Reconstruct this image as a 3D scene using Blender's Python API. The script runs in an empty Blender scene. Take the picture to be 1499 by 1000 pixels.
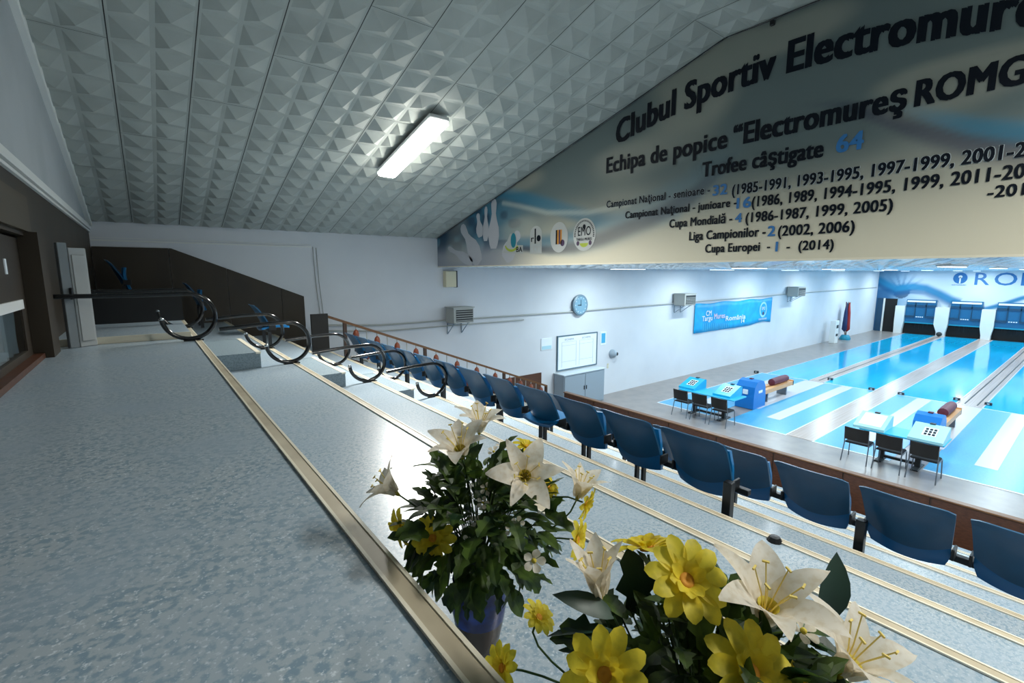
import bpy, math, random
from mathutils import Vector, Matrix
random.seed(7)
PI = math.pi
SC = bpy.context.scene
COL = SC.collection
EZ = 4.4            # height of the camera above the hall floor; the numbers below are heights relative to the eye

# ------------------------------------------------------------------ camera, world, exposure
cam_d = bpy.data.cameras.new('camera'); cam = bpy.data.objects.new('camera', cam_d); COL.objects.link(cam)
cam_d.sensor_fit = 'HORIZONTAL'; cam_d.sensor_width = 36.0; cam_d.lens = 683.0 / 1499.0 * 36.0
cam_d.clip_start = 0.02; cam_d.clip_end = 200
cR, cU, cF = Vector((.787, -.617, 0)), Vector((.090, .115, .989)), Vector((.611, .778, -.146))
cR.normalize(); cF.normalize(); cU = cR.cross(cF).normalized(); cF = cU.cross(cR).normalized()
cam.matrix_world = Matrix(((cR.x, cU.x, -cF.x, 0), (cR.y, cU.y, -cF.y, 0), (cR.z, cU.z, -cF.z, EZ), (0, 0, 0, 1)))
SC.camera = cam
wd = bpy.data.worlds.new('world'); SC.world = wd; wd.use_nodes = True
wd.node_tree.nodes['Background'].inputs[0].default_value = (.45, .62, .75, 1)
wd.node_tree.nodes['Background'].inputs[1].default_value = 0.015
SC.view_settings.view_transform = 'Standard'; SC.view_settings.look = 'None'
SC.view_settings.gamma = 1.0; SC.view_settings.use_curve_mapping = False
SC.view_settings.exposure = 0.0
HALL_POWER = 112.0       # each hall luminaire
STAND_EMIT = 34.0       # the luminaire over the stand
STAND_POWER = 230.0     # its downward light
SPARE_POWER = 205.0     # unseen luminaire added over the stand to light treads and flowers
EDGE_POWER = 60.0      # unseen luminaires added behind the mural wall to light the treads

# ------------------------------------------------------------------ helpers
def lin(c):
    return tuple(((v / 255.0) / 12.92 if v / 255.0 <= .04045 else ((v / 255.0 + .055) / 1.055) ** 2.4) for v in c)

def mat(name, rgb, rough=.5, metal=0.0, noise=None, bump=None, spec=.5, emit=None, alpha=None, trans=0.0):
    m = bpy.data.materials.new(name); m.use_nodes = True
    nt = m.node_tree; b = nt.nodes['Principled BSDF']
    c = lin(rgb) + (1,)
    b.inputs['Base Color'].default_value = c
    b.inputs['Roughness'].default_value = rough; b.inputs['Metallic'].default_value = metal
    b.inputs['Specular IOR Level'].default_value = spec
    if trans: b.inputs['Transmission Weight'].default_value = trans
    if emit:
        b.inputs['Emission Color'].default_value = lin(emit[0]) + (1,); b.inputs['Emission Strength'].default_value = emit[1]
    tc = nt.nodes.new('ShaderNodeTexCoord')
    if noise:      # list of (scale vector or number, second colour, low, high)
        prev = None
        for sc, rgb2, lo, hi in noise:
            n = nt.nodes.new('ShaderNodeTexNoise'); n.inputs['Detail'].default_value = 3
            mp = nt.nodes.new('ShaderNodeMapping')
            if isinstance(sc, (int, float)): sc = (sc, sc, sc)
            mp.inputs['Scale'].default_value = sc; n.inputs['Scale'].default_value = 1.0
            nt.links.new(tc.outputs['Object'], mp.inputs['Vector']); nt.links.new(mp.outputs[0], n.inputs['Vector'])
            mr = nt.nodes.new('ShaderNodeMapRange'); mr.inputs[1].default_value = lo; mr.inputs[2].default_value = hi
            nt.links.new(n.outputs['Fac'], mr.inputs[0])
            mx = nt.nodes.new('ShaderNodeMixRGB'); nt.links.new(mr.outputs[0], mx.inputs[0])
            if prev is None: mx.inputs[1].default_value = c
            else: nt.links.new(prev, mx.inputs[1])
            mx.inputs[2].default_value = lin(rgb2) + (1,); prev = mx.outputs[0]
        nt.links.new(prev, b.inputs['Base Color'])
    if bump:
        n = nt.nodes.new('ShaderNodeTexNoise'); n.inputs['Scale'].default_value = bump[0]; n.inputs['Detail'].default_value = 4
        nt.links.new(tc.outputs['Object'], n.inputs['Vector'])
        bp = nt.nodes.new('ShaderNodeBump'); bp.inputs['Strength'].default_value = bump[1]; bp.inputs['Distance'].default_value = .01
        nt.links.new(n.outputs['Fac'], bp.inputs['Height']); nt.links.new(bp.outputs[0], b.inputs['Normal'])
    return m

def mat_print(name, rough=.5):     # a printed surface: its artwork is held in the mesh's colour attribute
    m = bpy.data.materials.new(name); m.use_nodes = True; nt = m.node_tree
    a = nt.nodes.new('ShaderNodeAttribute'); a.attribute_name = 'art'
    b = nt.nodes['Principled BSDF']; b.inputs['Roughness'].default_value = rough; b.inputs['Specular IOR Level'].default_value = .3
    nt.links.new(a.outputs['Color'], b.inputs['Base Color']); return m

class MB:
    def __init__(s): s.v = []; s.f = []
    def add(s, vs, fs, M=None):
        o = len(s.v)
        s.v += [tuple(M @ Vector(p)) if M is not None else tuple(p) for p in vs]
        s.f += [tuple(i + o for i in q) for q in fs]; return s
    def box(s, x0, x1, y0, y1, z0, z1, M=None, bv=0.0):
        if bv <= 0:
            vs = [(x, y, z) for x in (x0, x1) for y in (y0, y1) for z in (z0, z1)]
            return s.add(vs, [(0, 1, 3, 2), (4, 6, 7, 5), (0, 4, 5, 1), (2, 3, 7, 6), (0, 2, 6, 4), (1, 5, 7, 3)], M)
        # chamfered box: three stacked rings in z, chamfered plan corners
        def ring(z, k):
            a0, a1, c0, c1 = x0 + k, x1 - k, y0 + k, y1 - k; b = bv
            return [(a0 + b, c0, z), (a1 - b, c0, z), (a1, c0 + b, z), (a1, c1 - b, z), (a1 - b, c1, z), (a0 + b, c1, z), (a0, c1 - b, z), (a0, c0 + b, z)]
        R4 = [ring(z0, bv), ring(z0 + bv, 0), ring(z1 - bv, 0), ring(z1, bv)]
        vs = sum(R4, []); fs = [tuple(range(7, -1, -1)), tuple(range(24, 32))]
        for r in range(3):
            for i in range(8): j = (i + 1) % 8; fs.append((r*8+i, r*8+j, r*8+8+j, r*8+8+i))
        return s.add(vs, fs, M)
    def tube(s, pts, r, n=8, closed=False, cap=True, M=None):
        P = [Vector(p) for p in pts]; k = len(P); rings = []; up = None
        for i in range(k):
            if closed: t = (P[(i+1) % k] - P[i-1])
            else: t = P[min(i+1, k-1)] - P[max(i-1, 0)]
            t.normalize()
            if up is None: up = Vector((0, 0, 1)) if abs(t.z) < .9 else Vector((1, 0, 0))
            a = t.cross(up)
            if a.length < 1e-5: a = t.cross(Vector((1, 0, 0)))
            a.normalize(); b = a.cross(t).normalized(); up = b
            ri = r[i] if isinstance(r, (list, tuple)) else r
            rings.append([tuple(P[i] + a * ri * math.cos(2*PI*j/n) + b * ri * math.sin(2*PI*j/n)) for j in range(n)])
        vs = sum(rings, []); fs = []
        for i in range(k if closed else k - 1):
            i2 = (i + 1) % k
            for j in range(n): j2 = (j+1) % n; fs.append((i*n+j, i*n+j2, i2*n+j2, i2*n+j))
        if cap and not closed: fs.append(tuple(range(n-1, -1, -1))); fs.append(tuple(range((k-1)*n, k*n)))
        return s.add(vs, fs, M)
    def lathe(s, prof, n=16, c=(0, 0, 0), M=None):
        vs = [(c[0] + r*math.cos(2*PI*j/n), c[1] + r*math.sin(2*PI*j/n), c[2] + z) for r, z in prof for j in range(n)]
        fs = [(i*n+j, i*n+(j+1) % n, (i+1)*n+(j+1) % n, (i+1)*n+j) for i in range(len(prof)-1) for j in range(n)]
        if prof[0][0] > 1e-6: fs.append(tuple(range(n-1, -1, -1)))
        if prof[-1][0] > 1e-6: fs.append(tuple(range((len(prof)-1)*n, len(prof)*n)))
        return s.add(vs, fs, M)
    def grid(s, fn, nu, nv, thick=None, M=None):
        vs = [fn(i/nu, j/nv) for j in range(nv+1) for i in range(nu+1)]
        fs = [(j*(nu+1)+i, j*(nu+1)+i+1, (j+1)*(nu+1)+i+1, (j+1)*(nu+1)+i) for j in range(nv) for i in range(nu)]
        if thick:
            N = len(vs); d = Vector(thick); vs2 = [tuple(Vector(p) + d) for p in vs]
            f2 = [tuple(i + N for i in reversed(q)) for q in fs]; rim = []
            edge = [(i, i+1) for i in range(nu)] + [((j)*(nu+1)+nu, (j+1)*(nu+1)+nu) for j in range(nv)] + \
                   [(nv*(nu+1)+i+1, nv*(nu+1)+i) for i in range(nu)] + [((j+1)*(nu+1), j*(nu+1)) for j in range(nv)]
            for a, b in edge: rim.append((b, a, a+N, b+N))
            vs = vs + vs2; fs = fs + f2 + rim
        return s.add(vs, fs, M)
    def prism(s, poly, axis, a, b, M=None):   # polygon in the two other axes, pushed from a to b along axis
        def p3(p, t): return {'x': (t, p[0], p[1]), 'y': (p[0], t, p[1]), 'z': (p[0], p[1], t)}[axis]
        k = len(poly); vs = [p3(p, a) for p in poly] + [p3(p, b) for p in poly]
        fs = [tuple(range(k-1, -1, -1)), tuple(range(k, 2*k))] + [(i, (i+1) % k, k+(i+1) % k, k+i) for i in range(k)]
        return s.add(vs, fs, M)
    def build(s, name, m, parent=None, loc=(0, 0, 0), smooth=False, rot=None):
        me = bpy.data.meshes.new(name); me.from_pydata(s.v, [], s.f); me.update()
        me.materials.append(m)
        if smooth: me.polygons.foreach_set('use_smooth', [True]*len(me.polygons))
        if smooth == 'auto':
            try: me.set_sharp_from_angle(angle=math.radians(38))
            except Exception: pass
        ob = bpy.data.objects.new(name, me); COL.objects.link(ob)
        if parent is not None: ob.parent = parent; ob.location = loc
        else: ob.location = (loc[0], loc[1], loc[2] + EZ)
        if rot is not None: ob.rotation_euler = rot
        return ob

def art(ob, fn):      # printed artwork on a mesh
    me = ob.data; a = me.color_attributes.new('art', 'FLOAT_COLOR', 'POINT')
    for i, v in enumerate(me.vertices): a.data[i].color = tuple(fn(*v.co)) + (1,)

def tag(o, label=None, cat=None, group=None, kind=None):
    if label: o['label'] = label
    if cat: o['category'] = cat
    if group: o['group'] = group
    if kind: o['kind'] = kind
    return o
def struct(o, label=None): return tag(o, label, None, None, 'structure')
def thing(name, label, cat, loc, group=None, rotz=0.0):
    o = bpy.data.objects.new(name, None); COL.objects.link(o); o.empty_display_size = .1
    o.location = (loc[0], loc[1], loc[2] + EZ); o.rotation_euler = (0, 0, rotz)
    return tag(o, label, cat, group)
def copy_tree(o, parent=None):
    c = o.copy(); COL.objects.link(c)
    if parent is not None: c.parent = parent
    for ch in list(o.children): copy_tree(ch, c)
    return c
def rod(mb, p0, p1, r, n=8): return mb.tube([p0, p1], r, n)

_gc = {}
def glyphs(s, bold):
    if (s, bold) in _gc: return _gc[(s, bold)]
    cu = bpy.data.curves.new('t', 'FONT'); cu.body = s; cu.offset = bold; cu.resolution_u = 3; cu.space_character = 1.05
    ob = bpy.data.objects.new('t', cu); COL.objects.link(ob)
    dg = bpy.context.evaluated_depsgraph_get(); dg.update()
    me = bpy.data.meshes.new_from_object(ob.evaluated_get(dg))
    vs = [tuple(v.co) for v in me.vertices]; fs = [tuple(p.vertices) for p in me.polygons]
    bpy.data.objects.remove(ob); bpy.data.curves.remove(cu); bpy.data.meshes.remove(me)
    _gc[(s, bold)] = (vs, fs); return vs, fs
CAP = max(v[1] for v in glyphs('H', 0.0)[0])
def lettering(s, width, cap, O, U, V, m, parent, bold=.02, name='lettering', bend=None, smooth=False, width_of=None):
    """flat letters on a plane: O is the start of the base line, U along it, V up; width is that of the words"""
    vs, fs = glyphs(s, 0.0)
    wv = glyphs(width_of, 0.0)[0] if width_of else vs
    x0 = min(v[0] for v in wv); x1 = max(v[0] for v in wv); kx = width / (x1 - x0); ky = cap / CAP
    O, U, V = Vector(O), Vector(U), Vector(V)
    out = []
    for v in vs:
        x = (v[0] - x0) * kx; y = v[1] * ky
        if bend: y += bend(x)
        out.append(tuple(O + U * x + V * y))
    mb = MB(); N_ = U.cross(V); d = cap * bold * 1.15
    for i_, (q, w_) in enumerate(((0, 0), (-1, -.45), (-1, .45), (1, -.45), (1, .45))):
        mb.add([tuple(Vector(p) + U * (q * d) + V * (w_ * d) + N_ * (i_ * .0004)) for p in out], fs)
    return mb.build(name, m, parent)

# ------------------------------------------------------------------ materials
M = {}
M['lino'] = mat('speckled_linoleum', (161, 174, 182), .3, noise=[(55, (122, 146, 162), .46, .60), (130, (200, 210, 216), .58, .70), (3, (150, 168, 182), .4, .8)], bump=(60, .05))
M['nosing'] = mat('tan_nosing', (196, 186, 162), .45, noise=[(4, (166, 154, 130), .4, .75)])
M['nosing_edge'] = mat('cream_nosing_edge', (226, 220, 200), .45)
M['step'] = mat('step_grey', (128, 144, 152), .5, noise=[(80, (104, 122, 132), .45, .62)])
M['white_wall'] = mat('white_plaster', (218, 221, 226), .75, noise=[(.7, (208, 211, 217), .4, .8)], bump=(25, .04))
M['grey_wall'] = mat('greyer_white_plaster', (178, 184, 188), .75, noise=[(1.0, (160, 168, 172), .4, .8)], bump=(25, .04))  # darker grey version of the white plaster, for the rear wall
M['white_paint'] = mat('white_paint', (228, 230, 228), .5)
M['ceil'] = mat('ceiling_tile', (172, 178, 174), .62, noise=[(2.0, (154, 160, 156), .4, .8)], bump=(40, .05))
M['gap'] = mat('joint_dark', (52, 54, 54), .8)
M['ceil_hall'] = mat('glossy_white_tile', (214, 224, 230), .14, spec=.8)
M['hall_floor'] = mat('grey_hall_floor', (150, 142, 138), .3, noise=[(2.5, (136, 130, 128), .4, .7)])
M['lane'] = mat('blue_lane', (0, 172, 222), .10, noise=[((.3, 4, 1), (0, 180, 230), .4, .7)])
M['approach'] = mat('sky_blue_approach', (72, 162, 206), .3, noise=[(30, (88, 172, 214), .4, .7)])
M['line'] = mat('white_line', (232, 236, 240), .35)
M['greystrip'] = mat('pale_grey_strip', (206, 204, 210), .25)
M['warmstrip'] = mat('warm_grey_strip', (190, 172, 162), .25, noise=[((.4, 30, 1), (172, 154, 144), .4, .7)])
M['dark_wood'] = mat('dark_veneer', (52, 42, 27), .5, noise=[((1.5, 1.5, .6), (38, 30, 19), .35, .7)])
M['red_wood'] = mat('red_brown_veneer', (92, 56, 36), .42, noise=[((2, 14, 40), (70, 40, 25), .35, .7)])
M['rail_wood'] = mat('rail_wood', (118, 80, 44), .4, noise=[((30, 3, 30), (94, 60, 32), .35, .7)])
M['orn'] = mat('turned_wood', (130, 62, 34), .4)
M['post_wood'] = mat('post_dark_wood', (66, 44, 30), .45)
M['blue_seat'] = mat('blue_plastic_seat', (0, 70, 106), .34, noise=[(6, (0, 65, 98), .4, .7)])
M['blue_pan'] = mat('bright_blue_plastic', (0, 96, 150), .3)
M['black'] = mat('black_metal', (18, 20, 22), .35, spec=.5)
M['black_gloss'] = mat('black_enamel_tube', (14, 15, 18), .16, spec=.7)
M['chrome'] = mat('chrome', (200, 205, 210), .15, metal=1.0)
M['steel'] = mat('grey_steel_tube', (120, 128, 136), .3, metal=.7)
M['black_fabric'] = mat('black_fabric', (26, 28, 32), .8)
M['diffuser'] = mat('lit_diffuser', (255, 255, 255), .5, emit=((255, 252, 240), STAND_EMIT))
M['hall_diffuser'] = mat('lit_hall_diffuser', (240, 250, 255), .5, emit=((225, 242, 255), 3.0))
M['housing'] = mat('white_housing', (205, 208, 208), .5)
M['grey_paint'] = mat('grey_painted_metal', (150, 164, 176), .4)
M['heater'] = mat('grey_heater_case', (168, 170, 166), .5)
M['grille'] = mat('dark_grille', (40, 44, 46), .5)
M['cyan'] = mat('cyan_plastic', (28, 176, 222), .35)
M['palecyan'] = mat('pale_cyan_plastic', (170, 226, 238), .35)
M['machine_blue'] = mat('ball_machine_blue', (16, 116, 196), .35)
M['maroon'] = mat('maroon_roller', (92, 28, 48), .5)
M['beech'] = mat('beech_wood', (214, 160, 110), .4)
M['cream_box'] = mat('cream_plastic', (214, 206, 176), .5)
M['ink'] = mat('navy_ink', (5, 15, 27), .6, spec=.2)
M['ink_blue'] = mat('blue_ink', (44, 112, 172), .5)
M['ink_teal'] = mat('teal_ink', (20, 120, 140), .5)
M['ink_orange'] = mat('orange_ink', (196, 132, 40), .5)
M['ink_green'] = mat('lime_ink', (160, 176, 60), .5)
M['ink_purple'] = mat('plum_ink', (70, 50, 80), .5)
M['halo'] = mat('pale_outline_ink', (176, 188, 192), .5)
M['plate'] = mat('white_emblem_ground', (178, 182, 180), .5)
M['mural'] = mat_print('printed_mural', .55)
M['banner_blue'] = mat('banner_blue', (0, 160, 220), .5, noise=[(3, (20, 180, 234), .4, .7)])
M['ink_white'] = mat('white_ink', (236, 240, 244), .5)
M['ink_pink'] = mat('pale_pink_ink', (226, 206, 220), .5)
M['paper'] = mat('white_paper', (232, 240, 246), .6)
M['board'] = mat('whiteboard', (236, 242, 248), .25)
M['paper_blue'] = mat('blue_paper', (70, 170, 214), .6)
M['curtain'] = mat('pale_blue_curtain', (150, 172, 182), .8)
M['glass'] = mat('thin_glass', (235, 242, 245), .03, trans=1.0)
M['pit_wood'] = mat('near_black_board', (26, 23, 19), .5)
M['pit'] = mat('black_pit', (8, 8, 10), .7)
M['panel_blue'] = mat('machine_panel_blue', (22, 98, 142), .35)
M['panel_dark'] = mat('machine_dark_band', (20, 66, 96), .4)
M['flag_red'] = mat('red_flag', (150, 30, 30), .7)
M['flag_blue'] = mat('dark_blue_flag', (24, 44, 90), .7)
M['flag_green'] = mat('dark_flag', (30, 40, 44), .7)
M['teal'] = mat('teal_plastic', (20, 140, 170), .4)
M['vase'] = mat('cobalt_glaze', (10, 26, 92), .1, spec=.7, noise=[(14, (24, 60, 150), .5, .65)])
M['vase_band'] = mat('brown_glaze', (66, 50, 36), .2)
M['petal_w'] = mat('ivory_petal', (250, 243, 228), .6, noise=[(90, (236, 224, 200), .45, .7)])
M['petal_y'] = mat('yellow_petal', (238, 218, 58), .6, noise=[(60, (212, 196, 56), .45, .7)])
M['throat'] = mat('lime_throat', (196, 178, 52), .6)
M['stamen'] = mat('yellow_stamen', (228, 204, 104), .6)
M['centre'] = mat('orange_flower_centre', (206, 140, 20), .7)
M['stem'] = mat('green_stem', (58, 92, 44), .6)
M['leaf'] = mat('green_leaf', (80, 104, 38), .5, noise=[(22, (28, 54, 28), .38, .62)])
M['leaf_dark'] = mat('dark_leaf', (26, 58, 44), .5)
for k in ('petal_w', 'petal_y', 'leaf'):
    nt = M[k].node_tree; b = nt.nodes['Principled BSDF']; tl = nt.nodes.new('ShaderNodeBsdfTranslucent'); ms = nt.nodes.new('ShaderNodeMixShader')
    ms.inputs[0].default_value = .42
    if b.inputs['Base Color'].links: nt.links.new(b.inputs['Base Color'].links[0].from_socket, tl.inputs['Color'])
    else: tl.inputs['Color'].default_value = b.inputs['Base Color'].default_value
    nt.links.new(b.outputs[0], ms.inputs[1]); nt.links.new(tl.outputs[0], ms.inputs[2])
    nt.links.new(ms.outputs[0], nt.nodes['Material Output'].inputs['Surface'])

# ------------------------------------------------------------------ setting
YW, XL, XM, XE = 10.95, -.663, 6.10, 44.0
YN = -6.5                                # how far the place is built towards and behind the photographer
YH = -3.0                                # near side wall of the hall
FL = -4.4
def zc(y): return .88 + .275 * (YW - y) if y > 3.4 else .88 + .275 * (YW - 3.4)

struct(MB().box(9.0, XE, YN, YW, FL - .1, FL).build('floor', M['hall_floor']), 'grey hall floor around the blue lanes')
struct(MB().box(XL - .3, XE + .3, YW, YW + .2, FL - .1, 3.2).build('wall_left', M['white_wall']), 'white side wall running the length of hall and stand')
struct(MB().box(XE, XE + .2, YN, YW, FL - .1, 1.0).build('wall_end', M['white_wall']))
struct(MB().box(XM + .25, XE, YH - .2, YH, FL - .1, 1.0).build('wall_right', M['white_wall']))
struct(MB().box(XL - .3, XM + .25, YN - .2, YN, FL - .1, 3.2).build('wall_near', M['white_wall']))

# stand: eleven treads down to the hall floor
def ex(k): return .388 + .858 * (k - 1)
def ez(k): return -.65 - .329 * (k - 1)
NT = 11
for k in range(1, NT + 1):
    x0 = XL if k == 1 else ex(k - 1)
    struct(MB().box(x0, ex(k), YN, YW, FL, ez(k)).build('floor', M['lino']), None)
    if k < NT:
        t = MB().box(ex(k) - .042, ex(k) + .004, YN, YW - .002, ez(k) - .03, ez(k) + .006).build('trim_1', M['nosing'])
        struct(t)
        e = MB()
        e.box(ex(k) - .003, ex(k) + .006, YN, YW - .002, ez(k) - .034, ez(k) + .0085)
        e.box(ex(k) - .046, ex(k) - .038, YN, YW - .002, ez(k) + .001, ez(k) + .0085)
        e.build('edge_strip', M['nosing_edge'], t)
# half steps of the aisle, and the low platform beyond it
for k in range(2, 5):
    m = MB().box(ex(k - 1) + .006, ex(k - 1) + .5, 5.36, 6.62, ez(k) + .001, ez(k) + .165).build('floor_step', M['step'])
    struct(m, None)
    n_ = MB().box(ex(k - 1) + .46, ex(k - 1) + .505, 5.355, 6.625, ez(k) + .15, ez(k) + .169).build('edge_strip', M['nosing_edge'], m)
pf = struct(MB().box(XL, ex(1) - .06, 5.66, YW, -.649, -.59).build('floor_platform', M['lino']))
MB().box(XL, ex(1) - .06, 5.645, 5.66, -.649, -.585).build('edge_strip', M['nosing_edge'], pf)

# sloping ceiling of pyramid tiles over the stand
def pyramids(x0, x1, y0, y1, cx, cy, zf, depth, mb, off=.05, joint=2, gap=.0045):
    nx = int(round((x1 - x0) / cx)); ny = int(round((y1 - y0) / cy))
    for i in range(nx):
        for j in range(ny):
            a = x0 + i * cx; b = a + cx; c = y0 + j * cy; d = c + cy
            ga = gap if i % joint == 0 else 0; gb = gap if i % joint == joint - 1 else 0
            gd = gap if (j + (i // joint) * 3) % 8 == 7 else 0
            a += ga; b -= gb; d -= gd
            m_ = .022
            o = len(mb.v)
            P = [(a, c), (b, c), (b, d), (a, d), (a + m_, c + m_), (b - m_, c + m_), (b - m_, d - m_), (a + m_, d - m_)]
            sx = off if i % joint == 0 else -off
            ap = ((a + b) / 2 + sx, (c + d) / 2)
            mb.v += [(p[0], p[1], zf(p[1])) for p in P] + [(ap[0], ap[1], zf(ap[1]) - depth)]
            mb.f += [(o, o+1, o+5, o+4), (o+1, o+2, o+6, o+5), (o+2, o+3, o+7, o+6), (o+3, o, o+4, o+7),
                     (o+4, o+5, o+8), (o+5, o+6, o+8), (o+6, o+7, o+8), (o+7, o+4, o+8)]
mb = MB(); pyramids(-.745, 6.1, 3.4, YW, .34225, .3432, lambda y: zc(y), .068, mb, .035)
pyramids(-.745, 6.1, 3.4 - .3432 * 29, 3.4, .34225, .3432, lambda y: zc(3.3), .068, mb, .035)
struct(mb.build('ceiling', M['ceil']), 'white ceiling of raised pyramid tiles sloping down to the side wall')
mb = MB()
prof = [(YN, zc(3.3) + .01), (3.4, zc(3.4) + .01), (YW, zc(YW) + .012), (YW, zc(YW) + .3), (3.4, zc(3.4) + .3), (YN, zc(3.3) + .3)]
mb.prism(prof, 'x', XL - .3, XM + .25)
struct(mb.build('ceiling_backing', M['gap']))
# left wall: white above, brown below, with the portal recess
mb = MB()
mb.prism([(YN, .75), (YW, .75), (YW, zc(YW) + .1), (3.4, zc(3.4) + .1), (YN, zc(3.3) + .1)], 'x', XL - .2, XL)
struct(mb.build('wall_rear', M['grey_wall']), 'white wall above the trunking at the back of the stand')
mb = MB().box(XL - .2, XL, YN, 3.0, -.65, .75).box(XL - .2, XL, 3.0, 5.02, .27, .75).box(XL - .2, XL, 5.02, YW, -.65, .75)
wl = struct(mb.build('wall_rear_low', M['dark_wood']), 'dark wood veneer wall below the trunking')
struct(MB().box(XL - .32, XL - .2, 2.8, 5.2, -.65, .75).build('wall_recess', M['dark_wood']))
tr = MB().box(XL, XL + .035, YN, YW, .735, .785).box(XL, XL + .02, YN, YW, .80, .825).box(XL, XL + .025, YN, YW, .69, .715)
struct(tr.build('trim_2', M['white_paint']), 'white cable trunking along the back wall')
cv = MB()
for y0, y1 in ((3.4, YW - .01),):
    cv.add([(x_, y_, zc(y_) + d_) for y_ in (y0, y1) for x_, d_ in ((XL, -.095), (XL + .055, -.095), (XL + .06, -.07), (XL + .06, 0), (XL, 0))], [(0, 1, 6, 5), (1, 2, 7, 6), (2, 3, 8, 7), (3, 4, 9, 8), (4, 0, 5, 9), (4, 3, 2, 1, 0), (5, 6, 7, 8, 9)])
struct(cv.build('trim_3', M['white_paint']))
# lintel board, jamb and threshold of the portal
struct(MB().box(XL, XL + .03, 2.9, 5.1, .30, .56).build('trim_lintel', mat('lintel_board', (74, 64, 48), .5)))
struct(MB().box(XL - .05, XL + .07, 5.0, 5.34, -.65, .30).build('trim_jamb', M['dark_wood']))
struct(MB().box(XL - .19, XL + .02, 2.9, 5.0, -.648, -.61).build('trim_sill', M['red_wood']))
# door in the portal
dr = tag(thing('door_1', 'brown wooden door with low curtained glass pane set in the dark wall recess', None, (XL - .06, 4.0, -.61)), None, None, None, 'structure')
mb = MB().box(-.02, .02, .80, .98, .0, .86).box(-.02, .02, -1.0, .80, .42, .86).box(-.02, .02, -1.0, .80, 0, .05)
mb.build('door_leaf', M['dark_wood'], dr)
MB().box(.018, .034, -1.0, .80, .355, .42).build('pane_top_bar', M['white_paint'], dr)
MB().box(.002, .008, -1.0, .80, .05, .36).build('glass_pane', M['glass'], dr)
mb = MB(); mb.grid(lambda u, v: (-.03 + .014 * math.sin(u * 60 + .6 * math.sin(v * 5)), -1.0 + 1.75 * u, .05 + .32 * v), 120, 4)
mb.build('curtain', M['curtain'], dr, smooth=True)
MB().box(.02, .026, .45, .50, .60, .70).build('door_label', M['paper'], dr)
# pale door leaf standing open beyond the jamb
dl = thing('door_leaf', 'pale grey and white door leaf standing open beside the black barrier bar', 'door', (-.555, 5.50, -.648), rotz=math.radians(34))
mb = MB().box(0, .07, -.02, .02, 0, .90, bv=.004); mb.build('grey_stile', mat('stile_grey_paint', (120, 128, 132), .5), dl)
mb = MB().box(.074, .205, -.02, .02, 0, .86, bv=.004).box(.09, .19, -.028, -.0205, .05, .80, bv=.003); mb.build('white_panel', mat('pale_grey_paint', (168, 172, 172), .5), dl)
MB().box(.04, .06, -.05, -.0205, .42, .52, bv=.004).build('handle', M['black'], dl)
# veneer wainscot climbing with the stand on the side wall
top = lambda x: .45 if x < .46 else .45 - (x - .46) * .4215
brk = [XL + .002, .42, 1.33, 2.3, 2.75]
def tread_z(x):
    for k in range(1, NT + 1):
        if x < ex(k): return ez(k)
    return FL
w = MB()
for a, b in zip(brk[:-1], brk[1:]):
    a += .006
    xs = [a] + [ex(k) for k in range(1, 6) if a < ex(k) < b] + [b]
    poly = []
    for i in range(len(xs) - 1): z = tread_z((xs[i] + xs[i+1]) / 2); poly += [(xs[i], z), (xs[i+1], z)]
    poly += [(b, top(b))] + ([(.46, .45)] if a < .46 < b else []) + [(a, top(a))]
    w.prism(poly, 'y', YW - .03, YW - .001)
struct(w.build('trim_wainscot', M['dark_wood']), 'dark veneer panel stepping down the side wall with the stand')
struct(MB().box(6.5, 9.76, YW - .03, YW - .001, -4.0, -3.16).build('trim_wainscot', M['red_wood']), 'brown veneer panel on the wall behind the stair rail')

# parapet in front of the lowest tread
px0, px1, pzt = 9.50, 9.60, -3.49
pm = MB(); y = 9.62
while y > YN:
    y1 = max(y - 1.18, YN); pm.box(px0, px1, y1 + .03, y, FL, pzt - .03); y = y1
pp = struct(pm.build('wall_parapet', M['red_wood']), 'brown veneer parapet between stand and lanes')
MB().box(px0 + .015, px1 - .015, YN, 9.6, FL, pzt - .035).build('parapet_core', M['post_wood'], pp)
MB().box(px0 - .02, px1 + .02, YN, 9.64, pzt - .03, pzt, bv=.008).build('parapet_cap', M['rail_wood'], pp)

# wall over the hall opening, and the hall ceiling behind it
ZB = .15
mb = MB().prism([(YN, ZB), (YW, ZB), (YW, zc(YW) + .1), (3.4, zc(3.4) + .1), (YN, zc(3.3) + .1)], 'x', XM + .03, XM + .25)
struct(mb.build('wall_front', M['white_wall']), 'wall above the hall opening that carries the mural')
mb = MB(); pyramids(XM + .25, XE - .05, YH, YW - .02, .42, .42, lambda y: ZB + .03, .06, mb, off=.08)
struct(mb.build('ceiling_hall', M['ceil_hall']), 'low white ceiling over the bowling lanes')
struct(MB().box(XM + .25, XE, YH - .2, YW, ZB + .035, ZB + .2).build('ceiling_hall_backing', M['gap']))

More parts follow.
